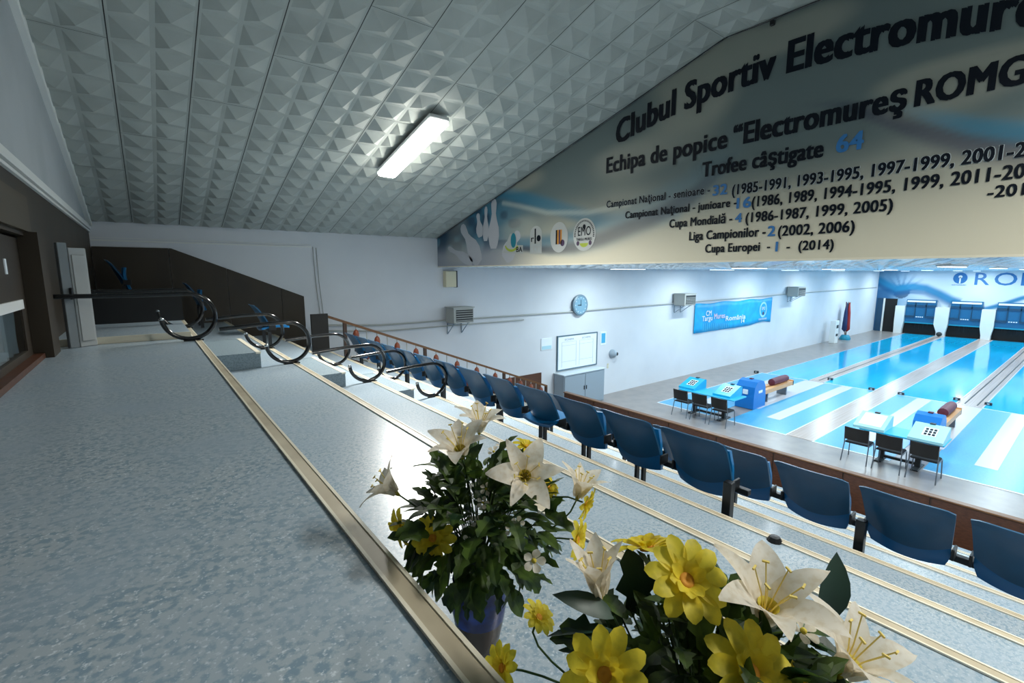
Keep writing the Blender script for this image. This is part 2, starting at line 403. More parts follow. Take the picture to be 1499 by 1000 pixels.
# ------------------------------------------------------------------ luminaires
def stand_light(cx_, cy_, length, label, lampw=None, tilt=True, spread=132):
    sl = .275 if tilt else 0.0
    z = zc(cy_) - .005
    t = thing('ceiling_light', label, 'ceiling light', (cx_, cy_, z), 'ceiling lights over the stand')
    ang = -math.atan(sl)
    t.rotation_euler = (ang, 0, math.radians(2.5) if tilt else 0)
    h = length / 2
    MB().box(-.16, .16, -h, h, -.150, -.085, bv=.012).build('housing', M['housing'], t)
    MB().box(-.15, .15, -h + .02, h - .02, -.205, -.149, bv=.022).build('diffuser', M['diffuser'], t)
    for s in (-.6, .6): MB().box(-.05, .05, s * h - .03, s * h + .03, -.09, -.0).build('bracket', M['housing'], t)
    ld = bpy.data.lights.new('lamp', 'AREA'); ld.shape = 'RECTANGLE'; ld.size = .26; ld.size_y = length - .08
    ld.energy = lampw; ld.color = (1.0, .985, .94); ld.spread = math.radians(spread)
    lo = bpy.data.objects.new('lamp', ld); COL.objects.link(lo); lo.parent = t; lo.location = (0, 0, -.212)
    return t
stand_light(3.4, -1.6, 1.80, 'added unseen white batten light on the flat ceiling beyond the picture edge', SPARE_POWER, False, 150)
stand_light(3.38, 6.87, 1.80, 'lit white batten light on the sloping tiled ceiling', STAND_POWER)
def hall_light(x, y, label):
    t = thing('ceiling_light', label, 'ceiling light', (x, y, ZB + .03), 'ceiling lights over the lanes')
    MB().box(-.75, .75, -.1, .1, -.075, -.0, bv=.01).build('housing', M['housing'], t)
    MB().box(-.72, .72, -.085, .085, -.085, -.074).build('diffuser', M['hall_diffuser'], t)
    ld = bpy.data.lights.new('lamp', 'AREA'); ld.shape = 'RECTANGLE'; ld.size = 1.4; ld.size_y = .16
    ld.energy = HALL_POWER; ld.color = (.80, .955, 1.0)
    lo = bpy.data.objects.new('lamp', ld); COL.objects.link(lo); lo.parent = t; lo.location = (0, 0, -.09)
    return t
def edge_light(x, y, label):
    t = thing('ceiling_light', label, 'ceiling light', (x, y, ZB + .06), 'added unseen lights behind the mural wall')
    MB().box(-.15, .15, -.62, .62, -.03, -.0, bv=.008).build('housing', M['housing'], t)
    MB().box(-.13, .13, -.60, .60, -.04, -.029).build('diffuser', M['hall_diffuser'], t)
    ld = bpy.data.lights.new('lamp', 'AREA'); ld.shape = 'RECTANGLE'; ld.size = .24; ld.size_y = 1.15
    ld.energy = EDGE_POWER; ld.color = (.93, .97, 1.0)
    lo = bpy.data.objects.new('lamp', ld); COL.objects.link(lo); lo.parent = t; lo.location = (0, 0, -.045)
for y, lb in ((6.2, 'by the white wall'), (2.6, 'over the seat rows'), (-.8, 'beyond the picture edge')):
    edge_light(7.3, y, 'added unseen ceiling light behind the mural wall, the one %s' % lb)
hn = {0: 'nearest the mural', 1: 'second from the mural', 2: 'third from the mural', 3: 'fourth from the mural', 4: 'fifth from the mural', 5: 'sixth from the mural, by the pin machines'}
for i, x in enumerate((11.5, 17, 23, 29, 36, 42)):
    for j, y in enumerate((9.0, 5.4, 1.8, -1.6)):
        rown = ['beside the white wall', 'over the second lane', 'over the third lane', 'over the near lanes'][j]
        hall_light(x, y, 'flat white ceiling light %s, %s' % (rown, hn[i]))

# ------------------------------------------------------------------ the mural over the hall opening
mu = thing('mural', 'long printed mural with navy club lettering over the hall opening', 'mural', (XM + .012, 0, 0))
def seg_d(p, a, b):
    ax, ay = a; bx, by = b; t = ((p[0]-ax)*(bx-ax)+(p[1]-ay)*(by-ay)) / max(1e-9, (bx-ax)**2+(by-ay)**2); t = min(1, max(0, t))
    return math.hypot(p[0]-ax-t*(bx-ax), p[1]-ay-t*(by-ay)), t
def poly_d(p, pts):
    best = (9, 0); n = len(pts) - 1
    for i in range(n):
        d, t = seg_d(p, pts[i], pts[i+1])
        if d < best[0]: best = (d, (i + t) / n)
    return best
def mixc(a, b, t): t = min(1, max(0, t)); return tuple(x + (y - x) * t for x, y in zip(a, b))
def sm(t): t = min(1, max(0, t)); return t*t*(3-2*t)
SWA = [(8.6, 1.78), (8.0, 1.64), (6.73, 1.27), (5.68, .93), (4.8, .78), (4.0, .84)]
SWB = [(7.6, .50), (6.6, .42), (6.0, .45), (5.36, .56), (4.43, .79), (3.76, 1.03), (3.39, 1.32), (3.09, 1.58)]
SWC = [(2.6, 1.95), (2.03, 1.80), (1.65, 1.58), (1.3, 1.36), (.95, 1.17), (.6, 1.04), (-.4, .9)]
ARC = [(8.1, 1.45), (7.55, 1.33), (6.73, 1.12), (5.69, 1.02), (4.82, 1.06)]
def h2(a, b): v = math.sin(a * 127.1 + b * 311.7) * 43758.5; return v - math.floor(v)
def vn(x, y):
    i, j = math.floor(x), math.floor(y); u, v = sm(x - i), sm(y - j)
    return (h2(i, j)*(1-u) + h2(i+1, j)*u)*(1-v) + (h2(i, j+1)*(1-u) + h2(i+1, j+1)*u)*v
c_top_dim, c_bot, c_teal, c_navy, c_lav, c_white = lin((98, 112, 112)), lin((212, 206, 184)), lin((44, 120, 150)), lin((40, 52, 78)), lin((150, 156, 172)), lin((204, 210, 202))
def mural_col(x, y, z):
    c = mixc(c_bot, c_top_dim, sm((z - .15) / 1.35))  # printed cream-to-grey gradient, its top darkened further to paint in the dim light there
    # blue corner
    k = sm((y - 6.2) / 2.8) * sm((1.62 - z + .12 * (y - 8)) / .5 + .3)
    c = mixc(c, mixc(c_lav, c_teal, sm((z - .35) / .5)), .85 * k)
    n_ = vn(y * 3.1, z * 5.0)
    c = mixc(c, c_navy, .7 * k * sm((n_ - .42) * 4) * sm((z - .35) / .4))
    d, t = poly_d((y, z), SWA); c = mixc(c, c_teal, sm(1.25 - d / .16) * (1 - .7 * t) * .9)
    d, t = poly_d((y, z - .1), SWB); w_ = .09 + .12 * math.sin(t * PI); c = mixc(c, c_teal, sm(1.3 - d / (w_ * 1.5)) * (1 - t) * .9)
    d, t = poly_d((y, z), SWB); c = mixc(c, c_navy, sm(1.2 - d / (.06 + .11 * math.sin(t * PI))) * (1 - t**3) * .85)
    d, t = poly_d((y, z), SWC); c = mixc(c, c_navy, sm(1.2 - d / (.03 + .19 * t)) * sm(t * 3) * .75)
    d, t = poly_d((y, z - .16), SWC); c = mixc(c, c_teal, sm(1.2 - d / (.02 + .12 * t)) * sm(t * 2.4 - .5) * .7)
    d, t = poly_d((y, z), ARC); c = mixc(c, c_white, sm(1.2 - d / .06) * .4)
    c = mixc(c, c_bot, .25 * sm((vn(y * .8 + 5, z * 2.2) - .5) * 3))
    return c
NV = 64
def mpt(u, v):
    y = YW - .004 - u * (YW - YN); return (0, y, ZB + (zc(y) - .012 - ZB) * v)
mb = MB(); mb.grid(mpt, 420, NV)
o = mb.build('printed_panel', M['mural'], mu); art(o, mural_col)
mb = MB(); mb.box(-.004, .003, YN, YW - .004, ZB - .012, ZB + .012); mb.build('bottom_edge_strip', M['nosing_edge'], mu)
Um, Vm = (0, -1, 0), (0, 0, 1)
def mtext(s, y0, y1, z, cap, m='ink', bold=.037, bend=None, halo=False, width_of=None, name='lettering'):
    if halo: lettering(s, y0 - y1, cap, (-.004, y0, z), Um, Vm, M['halo'], mu, bold + .035, 'lettering_outline', bend, False, width_of)
    return lettering(s, y0 - y1, cap, (-.008, y0, z), Um, Vm, M[m], mu, bold, name, bend, False, width_of)
arch = lambda x: -.053 * ((5.10 - x - 2.75) ** 2)
mtext('Clubul Sportiv Electromureş', 5.10, .60, 2.30, .335, bend=arch, bold=.05, width_of='Clubul Sportiv Electromure')
mtext('Echipa de popice', 5.285, 3.285, 1.605, .232, bold=.045)
mtext('“Electromureş', 3.19, 1.468, 1.61, .243, bold=.05)
mtext('ROMGAZ”', 1.385,   .655, 1.612, .232, bold=.05, width_of='ROMG')
mtext('Trofee câştigate', 3.595, 2.16, 1.285, .185, bold=.045)
mtext('64', 2.025, 1.79, 1.30, .178, 'ink_blue', .045, name='numeral')
mtext('Campionat Naţional - senioare -', 5.265, 3.475, 1.055, .105, halo=True, bold=.035)
mtext('32', 3.427, 3.238, 1.02, .128, 'ink_blue', .045, name='numeral')
mtext('(1985-1991, 1993-1995, 1997-1999, 2001-2', 3.165, .59, .997, .122, halo=True, bold=.042)
mtext('Campionat Naţional - junioare -', 4.875, 3.10, .85, .103)
mtext('16', 3.092, 2.916, .818, .128, 'ink_blue', .045, name='numeral')
mtext('(1986, 1989, 1994-1995, 1999, 2011-20', 2.90, .575, .818, .120)
mtext('-2014)', .785, .56, .672, .10, width_of='-201')
mtext('Cupa Mondială -', 4.07, 3.145, .648, .112)
mtext('4', 3.10, 3.02, .643, .11, 'ink_blue', .045, name='numeral')
mtext('(1986-1987, 1999, 2005)', 2.965, 1.474, .632, .117)
mtext('Liga Campionilor -', 3.74, 2.71, .45, .115)
mtext('2', 2.68, 2.60, .446, .118, 'ink_blue', .045, name='numeral')
mtext('(2002, 2006)', 2.56, 1.785, .44, .117)
mtext('Cupa Europei  -', 3.49, 2.645, .272, .108)
mtext('1', 2.605, 2.525, .258, .112, 'ink_blue', .045, name='numeral', width_of='0')
mtext('-  (2014)', 2.45, 1.965, .262, .105)
# painted pins flying out of the corner
def pin_shape(mb, b, t, w_):
    bx, bz = b; tx, tz = t; dx, dz = tx - bx, tz - bz; L = math.hypot(dx, dz); ux, uz = dx/L, dz/L; nx_, nz_ = -uz, ux
    prof = [(0, .5), (.08, .75), (.25, 1), (.42, .92), (.58, .55), (.7, .38), (.8, .45), (.9, .5), (.97, .35), (1, .05)]
    lft = [(bx + ux*L*a + nx_*w_*c, bz + uz*L*a + nz_*w_*c) for a, c in prof]; rgt = [(bx + ux*L*a - nx_*w_*c, bz + uz*L*a - nz_*w_*c) for a, c in prof]
    k = len(prof); vs = [(-.004, y_, z_) for y_, z_ in lft] + [(-.004, y_, z_) for y_, z_ in rgt]
    mb.add(vs, [(i, i+1, k+i+1, k+i) for i in range(k-1)])
M['pin_ink'] = mat('pale_lilac_ink', (184, 186, 192), .5)
for b, t, w_ in (((9.0, .22), (9.75, 1.12), 0.25), ((8.45, .52), (8.42, 1.58), 0.20), ((8.05, .28), (7.55, .82), 0.22), ((8.95, .80), (9.05, 1.33), 0.14), ((9.3, .23), (10.4, .62), 0.13), ((8.75, .70), (8.72, 1.45), 0.12)):
    mb = MB(); pin_shape(mb, b, t, w_); mb.build('painted_pin', M['pin_ink'], mu)
def disc(mb, cy, cz, ry, rz, x=-.006, n=28, a0=0, a1=2*PI):
    vs = [(x, cy, cz)] + [(x, cy + ry*math.cos(a0 + (a1-a0)*i/n), cz + rz*math.sin(a0 + (a1-a0)*i/n)) for i in range(n+1)]
    mb.add(vs, [(0, i, i+1) for i in range(1, n+1)])
def quad(mb, y0, y1, z0, z1, x=-.008): mb.add([(x, y0, z0), (x, y1, z0), (x, y1, z1), (x, y0, z1)], [(0, 1, 2, 3)])
# emblem with the teal leaf
mb = MB(); mb.add([(-.006, 8.12, .42), (-.006, 7.43, .38), (-.006, 7.43, .55), (-.006, 7.62, .56), (-.006, 7.64, .80), (-.006, 7.85, .80)], [(0, 1, 2, 3, 4, 5)]); e = mb.build('leaf_emblem', M['plate'], mu)
mb = MB(); disc(mb, 7.74, .66, .09, .15, -.008); mb.build('leaf_mark', M['ink_teal'], e)
mb = MB()
for i in range(10):
    a, b = PI + .25 + i*.25, PI + .25 + (i+1)*.25
    mb.add([(-.008, 7.80 - .24*math.cos(a), .60 + .17*math.sin(a)), (-.008, 7.80 - .24*math.cos(b), .60 + .17*math.sin(b)), (-.008, 7.80 - .20*math.cos(b), .60 + .12*math.sin(b)), (-.008, 7.80 - .20*math.cos(a), .60 + .12*math.sin(a))], [(0, 1, 2, 3)])
mb.build('swirl_mark', M['ink_green'], e)
lettering('BA', .19, .10, (-.009, 7.64, .42), Um, Vm, M['ink'], e, .04)
# arched emblem with the tall letters
mb = MB(); quad(mb, 7.21, 6.86, .37, .74, -.006); disc(mb, 7.035, .74, .175, .16, -.006, 16, 0, PI); e = mb.build('arched_emblem', M['plate'], mu)
mb = MB(); quad(mb, 7.07, 7.03, .56, .85); disc(mb, 6.95, .66, .06, .06, -.008); mb.build('upright_mark', M['ink'], e)
lettering('r', .08, .12, (-.009, 7.17, .60), Um, Vm, M['ink'], e, .03)
lettering('S.R.L', .26, .07, (-.009, 7.16, .41), Um, Vm, M['halo'], e, .01)
lettering('PINS', .24, .05, (-.009, 7.15, .51), Um, Vm, M['halo'], e, .01)
# round emblem with the striped bar
mb = MB(); disc(mb, 6.385, .645, .235, .275); e = mb.build('round_emblem', M['plate'], mu)
for i, k in enumerate(('ink', 'ink_orange', 'ink_purple', 'ink_orange')):
    mb = MB(); quad(mb, 6.47 - i*.04, 6.43 - i*.04, .52, .78); mb.build('stripe_mark', M[k], e)
mb = MB(); disc(mb, 6.29, .54, .055, .06, -.008); mb.build('ball_mark', M['ink_purple'], e)
# oval club emblem
mb = MB(); disc(mb, 5.755, .655, .265, .28); e = mb.build('oval_emblem', M['plate'], mu)
mb = MB()
for i in range(48):
    a = 2*PI*i/48; b = 2*PI*(i+.55)/48
    if math.sin(a) < -.25: continue
    mb.add([(-.008, 5.755 + .235*math.cos(a), .655 + .25*math.sin(a)), (-.008, 5.755 + .235*math.cos(b), .655 + .25*math.sin(b)), (-.008, 5.755 + .205*math.cos(b), .655 + .22*math.sin(b)), (-.008, 5.755 + .205*math.cos(a), .655 + .22*math.sin(a))], [(0, 1, 2, 3)])
mb.build('rim_marks', M['ink'], e)
lettering('EMO', .30, .15, (-.009, 5.90, .64), Um, Vm, M['ink'], e, .01)
mb = MB(); disc(mb, 5.755, .79, .035, .04, -.0095); mb.build('ball_mark', M['ink'], e)
lettering('TARGU MURES', .36, .045, (-.009, 5.935, .555), Um, Vm, M['ink'], e, .02)
mb = MB(); disc(mb, 5.755, .51, .10, .07, -.008, 16, PI, 2*PI); mb.build('lime_mark', M['ink_green'], e)
mb = MB(); disc(mb, 5.90, .51, .035, .04, -.008); disc(mb, 5.61, .51, .035, .04, -.008); mb.build('side_marks', M['ink_purple'], e)
# cable clipped along the top of the mural
mb = MB(); pts = [(-.02, y_, zc(y_) - .02 - .006 * math.sin(y_ * 7)) for y_ in [YW - .02 - i * .2 for i in range(46)]]
mb.tube(pts, .0045, 5); cbl = mb.build('cable', M['black'], None, (XM, 0, 0)); tag(cbl, 'thin dark cable clipped along the sloping top of the mural', 'cable')
mb = MB(); mb.box(-.04, -.0, 2.78, 2.83, 2.87, 2.925, bv=.005); mb.build('clip_box', M['black'], cbl)

# ------------------------------------------------------------------ things on the side wall
def wall_heater(x, z, label, w_=.62, h_=.40, d=.42):
    t = thing('unit_heater', label, 'unit heater', (x, YW, z), 'unit heaters on the side wall')
    MB().box(-w_/2, w_/2, -d - .08, -.08, -h_/2, h_/2, bv=.012).build('case', M['heater'], t)
    MB().box(-w_/2 - .02, w_/2 + .02, -d - .1, -.06, h_/2 - .002, h_/2 + .02).build('lid', M['heater'], t)
    g = MB().box(-w_/2 + .07, w_/2 - .03, -d - .088, -d - .079, -h_/2 + .04, h_/2 - .05).build('grille', M['grille'], t)
    mb = MB()
    for i in range(5): mb.box(-w_/2 + .07, w_/2 - .03, -d - .10, -d - .087, -h_/2 + .06 + i*.06, -h_/2 + .075 + i*.06)
    mb.build('louvre', M['heater'], g)
    for s in (-.22, .22):
        mb = MB(); rod(mb, (s, -d, -h_/2 - .015), (s, -.02, -h_/2 - .015), .014); rod(mb, (s, -d + .05, -h_/2 - .015), (s, -.02, -h_/2 - .32), .014); rod(mb, (s, -.02, -h_/2), (s, -.02, -h_/2 - .32), .014)
        mb.build('bracket', M['grey_paint'], t)
    return t
wall_heater(6.58, -1.12, 'grey unit heater on the white wall below the mural corner')
wall_heater(17.25, -1.08, 'grey unit heater beside the blue banner', .8, .46, .5)
wall_heater(28.1, -1.03, 'grey unit heater on the wall beyond the blue banner', 1.0, .5, .55)
t = thing('speaker_box', 'cream box with black side panel hung under the mural corner', 'speaker', (6.42, YW, -.16))
MB().box(-.16, .16, -.16, -.0, -.22, .20, bv=.01).build('case', M['cream_box'], t)
MB().box(.161, .195, -.155, -.005, -.23, .21).build('side_panel', M['grille'], t)
t = thing('wall_clock', 'round grey wall clock above the heating pipe', 'clock', (11.4, YW - .075, -1.07))
Ry = Matrix.Rotation(math.radians(90), 4, 'X')
MB().lathe([(.20, -.075), (.20, .0), (.35, .0), (.35, .04), (.30, .06), (.28, .05)], 28, M=Ry).build('rim', mat('clock_rim', (110, 136, 152), .35), t, smooth='auto')
MB().lathe([(.29, .045), (.29, .053)], 28, M=Ry).build('dial', mat('clock_dial', (120, 160, 182), .4), t)
mb = MB().box(-.008, .008, -.06, -.055, -.02, .18).box(-.14, .02, -.06, -.055, -.012, .012); mb.build('hands', M['ink'], t)
mb = MB()
for i in range(12):
    a = PI*i/6; mb.box(.245*math.sin(a)-.012, .245*math.sin(a)+.012, -.057, -.053, .245*math.cos(a)-.012, .245*math.cos(a)+.012)
mb.build('hour_marks', M['ink_white'], t)
# heating pipes
def pipe(name, label, pts, r, m, n=8):
    ob = MB().tube(pts, r, n).build(name, m); return tag(ob, label, 'pipe')
pipe('heating_pipe', 'upper thin heating pipe running along the white side wall', [(3.05, YW-.05, -1.18), (4.5, YW-.05, -1.27), (6.4, YW-.05, -1.27), (11, YW-.05, -1.28), (17, YW-.05, -1.24), (30, YW-.05, -1.15), (43.5, YW-.05, -1.1)], .022, M['heater'])
pipe('heating_pipe', 'lower thin heating pipe under the first one, by the stair rail', [(3.05, YW-.05, -1.30), (4.5, YW-.05, -1.42), (6.4, YW-.05, -1.42), (9.0, YW-.05, -1.42)], .018, M['heater'])
mb = MB()
for dx in (0, .07): mb.tube([(3.0 + dx, YW-.02, .56 - dx*.3), (3.02 + dx, YW-.02, -.2), (3.08 + dx, YW-.02, -1.0)], .008, 6)
tag(mb.build('wall_cable', M['heater']), 'pair of thin cables dropping down the white wall beside the dark panel', 'cable')
mb = MB().box(XL + .01, 2.97, YW - .02, YW - .001, .545, .575).box(XL + .01, 2.97, YW - .012, YW - .001, .60, .61)
struct(mb.build('trim_4', M['white_paint']))
# whiteboard and notices
t = thing('whiteboard', 'whiteboard with grey frame and two ruled columns above the cabinet', 'whiteboard', (11.4, YW, -2.63))
MB().box(-.93, .93, -.03, -.004, -.55, .55).build('board', M['board'], t)
mb = MB()
for a in ((-.97, .97, .55, .585), (-.97, .97, -.585, -.55), (-.97, -.93, -.55, .55), (.93, .97, -.55, .55)): mb.box(a[0], a[1], -.045, -.002, a[2], a[3])
mb.build('frame', mat('frame_grey', (84, 110, 124), .4), t)
mb = MB()
for x in (-.75, -.08, .08, .75): mb.box(x-.006, x+.006, -.033, -.0305, -.48, .36)
for z in (.36, .24, -.30): mb.box(-.75, -.08, -.033, -.0305, z-.004, z+.004); mb.box(.08, .75, -.033, -.0305, z-.004, z+.004)
mb.build('ruled_lines', M['halo'], t)
lettering('ECHIPA', .42, .06, (-.62, -.034, .41), (1, 0, 0), (0, 0, 1), M['grey_paint'], t, .02)
lettering('ECHIPA', .42, .06, (.20, -.034, .41), (1, 0, 0), (0, 0, 1), M['grey_paint'], t, .02)
t = thing('wall_notice', 'pale framed notice on the wall beside the whiteboard', 'notice', (9.98, YW, -2.26))
MB().box(-.23, .23, -.02, -.001, -.19, .19).build('sheet', M['paper'], t); MB().box(-.2, .2, -.024, -.0195, -.17, -.06).build('blue_print', mat('pale_blue_print', (176, 216, 230), .6), t)
t = thing('wall_notice', 'small bright blue notice to the other side of the whiteboard', 'notice', (12.71, YW, -2.31))
MB().box(-.15, .15, -.012, -.001, -.24, .24).build('sheet', M['paper'], t); MB().box(-.10, .10, -.016, -.0115, -.17, .18).build('blue_print', M['paper_blue'], t)
t = thing('security_camera', 'small grey dome with black lens on the white wall above the cabinet end', 'camera', (13.2, YW, -2.92))
MB().lathe([(0, .20), (.08, .18), (.14, .12), (.16, .04), (.16, 0)], 18, M=Ry).build('dome', M['grey_paint'], t, smooth='auto')
MB().lathe([(0, .14), (.06, .12), (.07, 0)], 12, (.10, .0, .06), M=Ry).build('lens', M['grille'], t, smooth='auto')
t = thing('light_switch', 'small white switch plate low on the wall past the cabinet', 'light switch', (13.0, YW, -3.35))
MB().box(-.04, .04, -.012, -.0, -.09, .09, bv=.004).build('plate', M['cream_box'], t)
MB().box(-.015, .015, -.018, -.012, -.02, .02).build('rocker', M['white_paint'], t)
# grey metal cabinet
t = thing('cabinet', 'grey two door metal cabinet standing below the whiteboard', 'cabinet', (11.3, YW - .26, FL))
MB().box(-.98, .98, -.22, .24, .0, 1.12, bv=.01).build('body', M['grey_paint'], t)
MB().box(-1.0, 1.0, -.26, .25, 1.12, 1.15, bv=.006).build('top', mat('cabinet_top', (200, 210, 216), .35), t)
for s in (-1, 1):
    d = MB().box(min(s*.01, s*.95), max(s*.01, s*.95), -.24, -.221, .06, 1.08, bv=.004).build('door', M['grey_paint'], t)
    MB().box(min(s*.04, s*.07), max(s*.04, s*.07), -.262, -.24, .55, .68, bv=.003).build('handle', M['grille'], d)
# blue banner
bn = thing('banner', 'wide bright blue cloth banner with white script on the white wall', 'banner', (22.3, YW, -1.95))
def bpt(u, v):
    x = -3.78 + 7.42*u; return (x, -.05 - .012*math.sin(u*17) - .008*math.sin(u*31 + 2*v), (-.66 + .12*math.exp(-((u-.86)/.12)**2)) * (1-v) + v*(.64 - .05*math.sin(u*PI*3)**2 + .03*u))
mb = MB(); mb.grid(bpt, 60, 6, (0, .006, 0)); mb.build('cloth', M['banner_blue'], bn, smooth=True)
for s, x, z, w_, c in (('CM', -2.9, .06, .45, .22), ('Targu', -3.2, -.16, .85, .22), ('Mures', -2.2, -.12, .95, .24), ('România', -1.15, -.27, 1.9, .22), ('14', .35, -.46, .32, .17)):
    lettering(s, w_, c, (x, -.078, z), (1, 0, 0), (0, 0, 1), M['ink_white'] if c != .24 else M['ink_pink'], bn, .03)
mb = MB()
for i in range(14): mb.box(-3.1 + i*.17, -3.06 + i*.17, -.076, -.072, -.60, -.25 - .012*i)
mb.build('fringe_lines', mat('banner_line', (90, 190, 226), .5), bn)
e = MB(); e.lathe([(.40, .070), (.40, .076)], 24, M=Matrix.Translation((2.62, 0, .08)) @ Ry); e = e.build('round_emblem', M['palecyan'], bn)
mb = MB(); mb.lathe([(.30, .074), (.30, .080)], 24, M=Matrix.Translation((2.62, 0, .08)) @ Ry); mb.build('inner_ring', M['banner_blue'], e)
lettering('EMO', .36, .16, (2.44, -.086, .06), (1, 0, 0), (0, 0, 1), M['ink_white'], e, .02)
mb = MB(); mb.lathe([(.09, .078), (.09, .084)], 14, M=Matrix.Translation((2.62, 0, -.12)) @ Ry); mb.build('ball_mark', M['ink_purple'], e)
lettering('CS ELECTROMURES', .9, .09, (2.17, -.078, -.45), (1, 0, 0), (0, 0, 1), M['ink_white'], bn, .02)

# ------------------------------------------------------------------ lanes
XF, XA = 21.25, 13.5       # foul line, start of the approach
def slab(mb, x0, x1, y0, y1, z=.004): mb.box(x0, x1, y0, y1, FL, FL + z)
lanes = [('beside the white wall', 7.24, 8.90, 9.10, 6.98), ('second from the white wall', 5.05, 6.70, 5.05, 6.98),
         ('third from the white wall', 2.80, 4.36, 4.36, 2.45), ('fourth from the white wall, at the picture edge', .45, 2.12, .45, 2.45)]
for i, (lb, y0, y1, yo, yi) in enumerate(lanes):
    t = thing('bowling_lane', 'glossy blue bowling lane %s' % lb, 'bowling lane', (0, 0, FL), 'bowling lanes')
    mb = MB(); mb.box(XF, 43.6, y0, y1, 0, .012); mb.build('lane_bed', M['lane'], t)
    a, b = min(yo, yi), max(yo, yi)
    ac, bc = (a, yi - (.0 if yo < yi else 0)) if yo < yi else (yi, b)
    # approach: from its outer edge to the pair's middle strip
    inner0 = yi - .30 if yo < yi else yi + .30
    A0, A1 = (yo, inner0) if yo < yi else (inner0, yo)
    mb = MB(); mb.box(XA, XF - .04, A0, A1, 0, .008); mb.build('approach', M['approach'], t)
    ym = (y0 + y1) / 2 if i else 8.12
    mb = MB(); mb.box(14.7, XF - .08, ym - .19, ym + .19, .008, .0115); mb.build('approach_strip', M['greystrip'], t)
    mb = MB()
    mb.box(XA - .05, XA, A0, A1, 0, .010); mb.box(XF - .04, XF, A0, A1, 0, .0125)
    ed = (yo - .03, yo) if yo < yi else (yo, yo + .03)
    mb.box(XA - .05, XF, ed[0], ed[1], 0, .010)
    mb.build('border_line', M['line'], t)
    mb = MB()
    for yy in (y0 - .035, y1 + .0): mb.box(XF, 43.6, yy, yy + .035, 0, .02)
    mb.build('lane_edge', M['greystrip'], t)
# strips between lanes
def strip(label, y0, y1, x0, x1, m, grooves=()):
    t = thing('lane_strip', label, 'floor strip', (0, 0, FL), 'floor strips between the lanes')
    MB().box(x0, x1, y0, y1, 0, .007).build('strip_surface', m, t)
    if grooves:
        mb = MB()
        for g in grooves: mb.box(XF + .3, x1, g - .018, g + .018, .007, .012)
        mb.build('return_rail', M['grille'], t)
strip('warm grey strip between the second and third lanes', 4.395, 5.015, XA, 43.6, M['warmstrip'])
strip('pale ball return strip between the first and second lanes', 6.735, 7.205, 15.2, 43.6, M['warmstrip'], (6.97,))
strip('pale ball return strip between the third and fourth lanes', 2.155, 2.765, 15.2, 43.6, M['warmstrip'], (2.3, 2.6))
for lb, ys in (('first', (6.62, 7.34)), ('second', (2.12, 2.78))):
    mb = MB().box(15.4, XF - .1, ys[0], ys[1], FL + .008, FL + .012)
    o = mb.build('runway_strip', M['greystrip'], None); tag(o, 'pale strip of floor in front of the %s ball return' % lb, 'floor strip')
# sensor posts by the foul line
for x, y, lb in ((21.3, 5.14, 'on the second lane side of the warm strip'), (21.3, 4.26, 'on the third lane side of the warm strip'), (21.9, 2.86, 'on the third lane side of the second ball return'), (21.9, 2.08, 'on the fourth lane side of the second ball return'), (21.0, 9.25, 'at the foul line by the white wall'), (22.0, 6.72, 'beside the first ball return')):
    t = thing('sensor_post', 'small black foul line sensor %s' % lb, 'sensor', (x, y, FL), 'foul line sensors')
    MB().box(-.05, .05, -.09, .09, 0, .10, bv=.01).build('case', M['grille'], t); MB().box(-.054, -.05, -.03, .03, .03, .08).build('eye', M['halo'], t)
# ball return machines with their racks
def ball_machine(x, y, label, h_, wy, L=2.9):
    t = thing('ball_return', label, 'ball return', (x, y, FL + .012), 'ball returns')
    prof = [(-.42, 0), (.42, 0), (.42, .35*h_), (.36, .74*h_), (.22, .93*h_), (0, h_), (-.22, .95*h_), (-.38, .78*h_), (-.42, .4*h_)]
    mb = MB(); mb.prism(prof, 'y', -wy, wy); mb.build('cabinet_body', M['machine_blue'], t)
    MB().box(-.455, -.41, -.10, .05, .52*h_, .68*h_).build('front_plate', M['ink_white'], t); MB().box(-.12, .14, -wy - .012, -wy, .54*h_, .63*h_).build('name_plate', M['ink_white'], t)
    mb = MB().box(-.06, .06, -.05, .05, h_ - .01, h_ + .02); mb.build('top_plate', M['maroon'], t)
    mb = MB().box(.42, L, -.20, -.05, .32, .46).box(.42, L, .05, .20, .32, .46).box(L - .06, L, -.2, .2, .30, .5); mb.build('rack_rail', M['beech'], t)
    mb = MB()
    for xx in (.9, L - .5): mb.box(xx, xx + .06, -.16, .16, 0, .33)
    mb.build('rack_leg', M['steel'], t)
    mb = MB(); Rx = Matrix.Translation((1.5, 0, .57)) @ Matrix.Rotation(math.radians(90), 4, 'Y')
    mb.lathe([(.05, 0), (.12, .02), (.13, .25), (.13, .95), (.12, 1.18), (.05, 1.2)], 14, M=Rx); mb.build('roller', M['maroon'], t, smooth='auto')
    return t
ball_machine(15.55, 6.98, 'tall blue ball return cabinet with beech rack beside the first score desk', .92, .30)
ball_machine(15.5, 2.46, 'blue ball return with beech rack behind the second score desk', .86, .26)

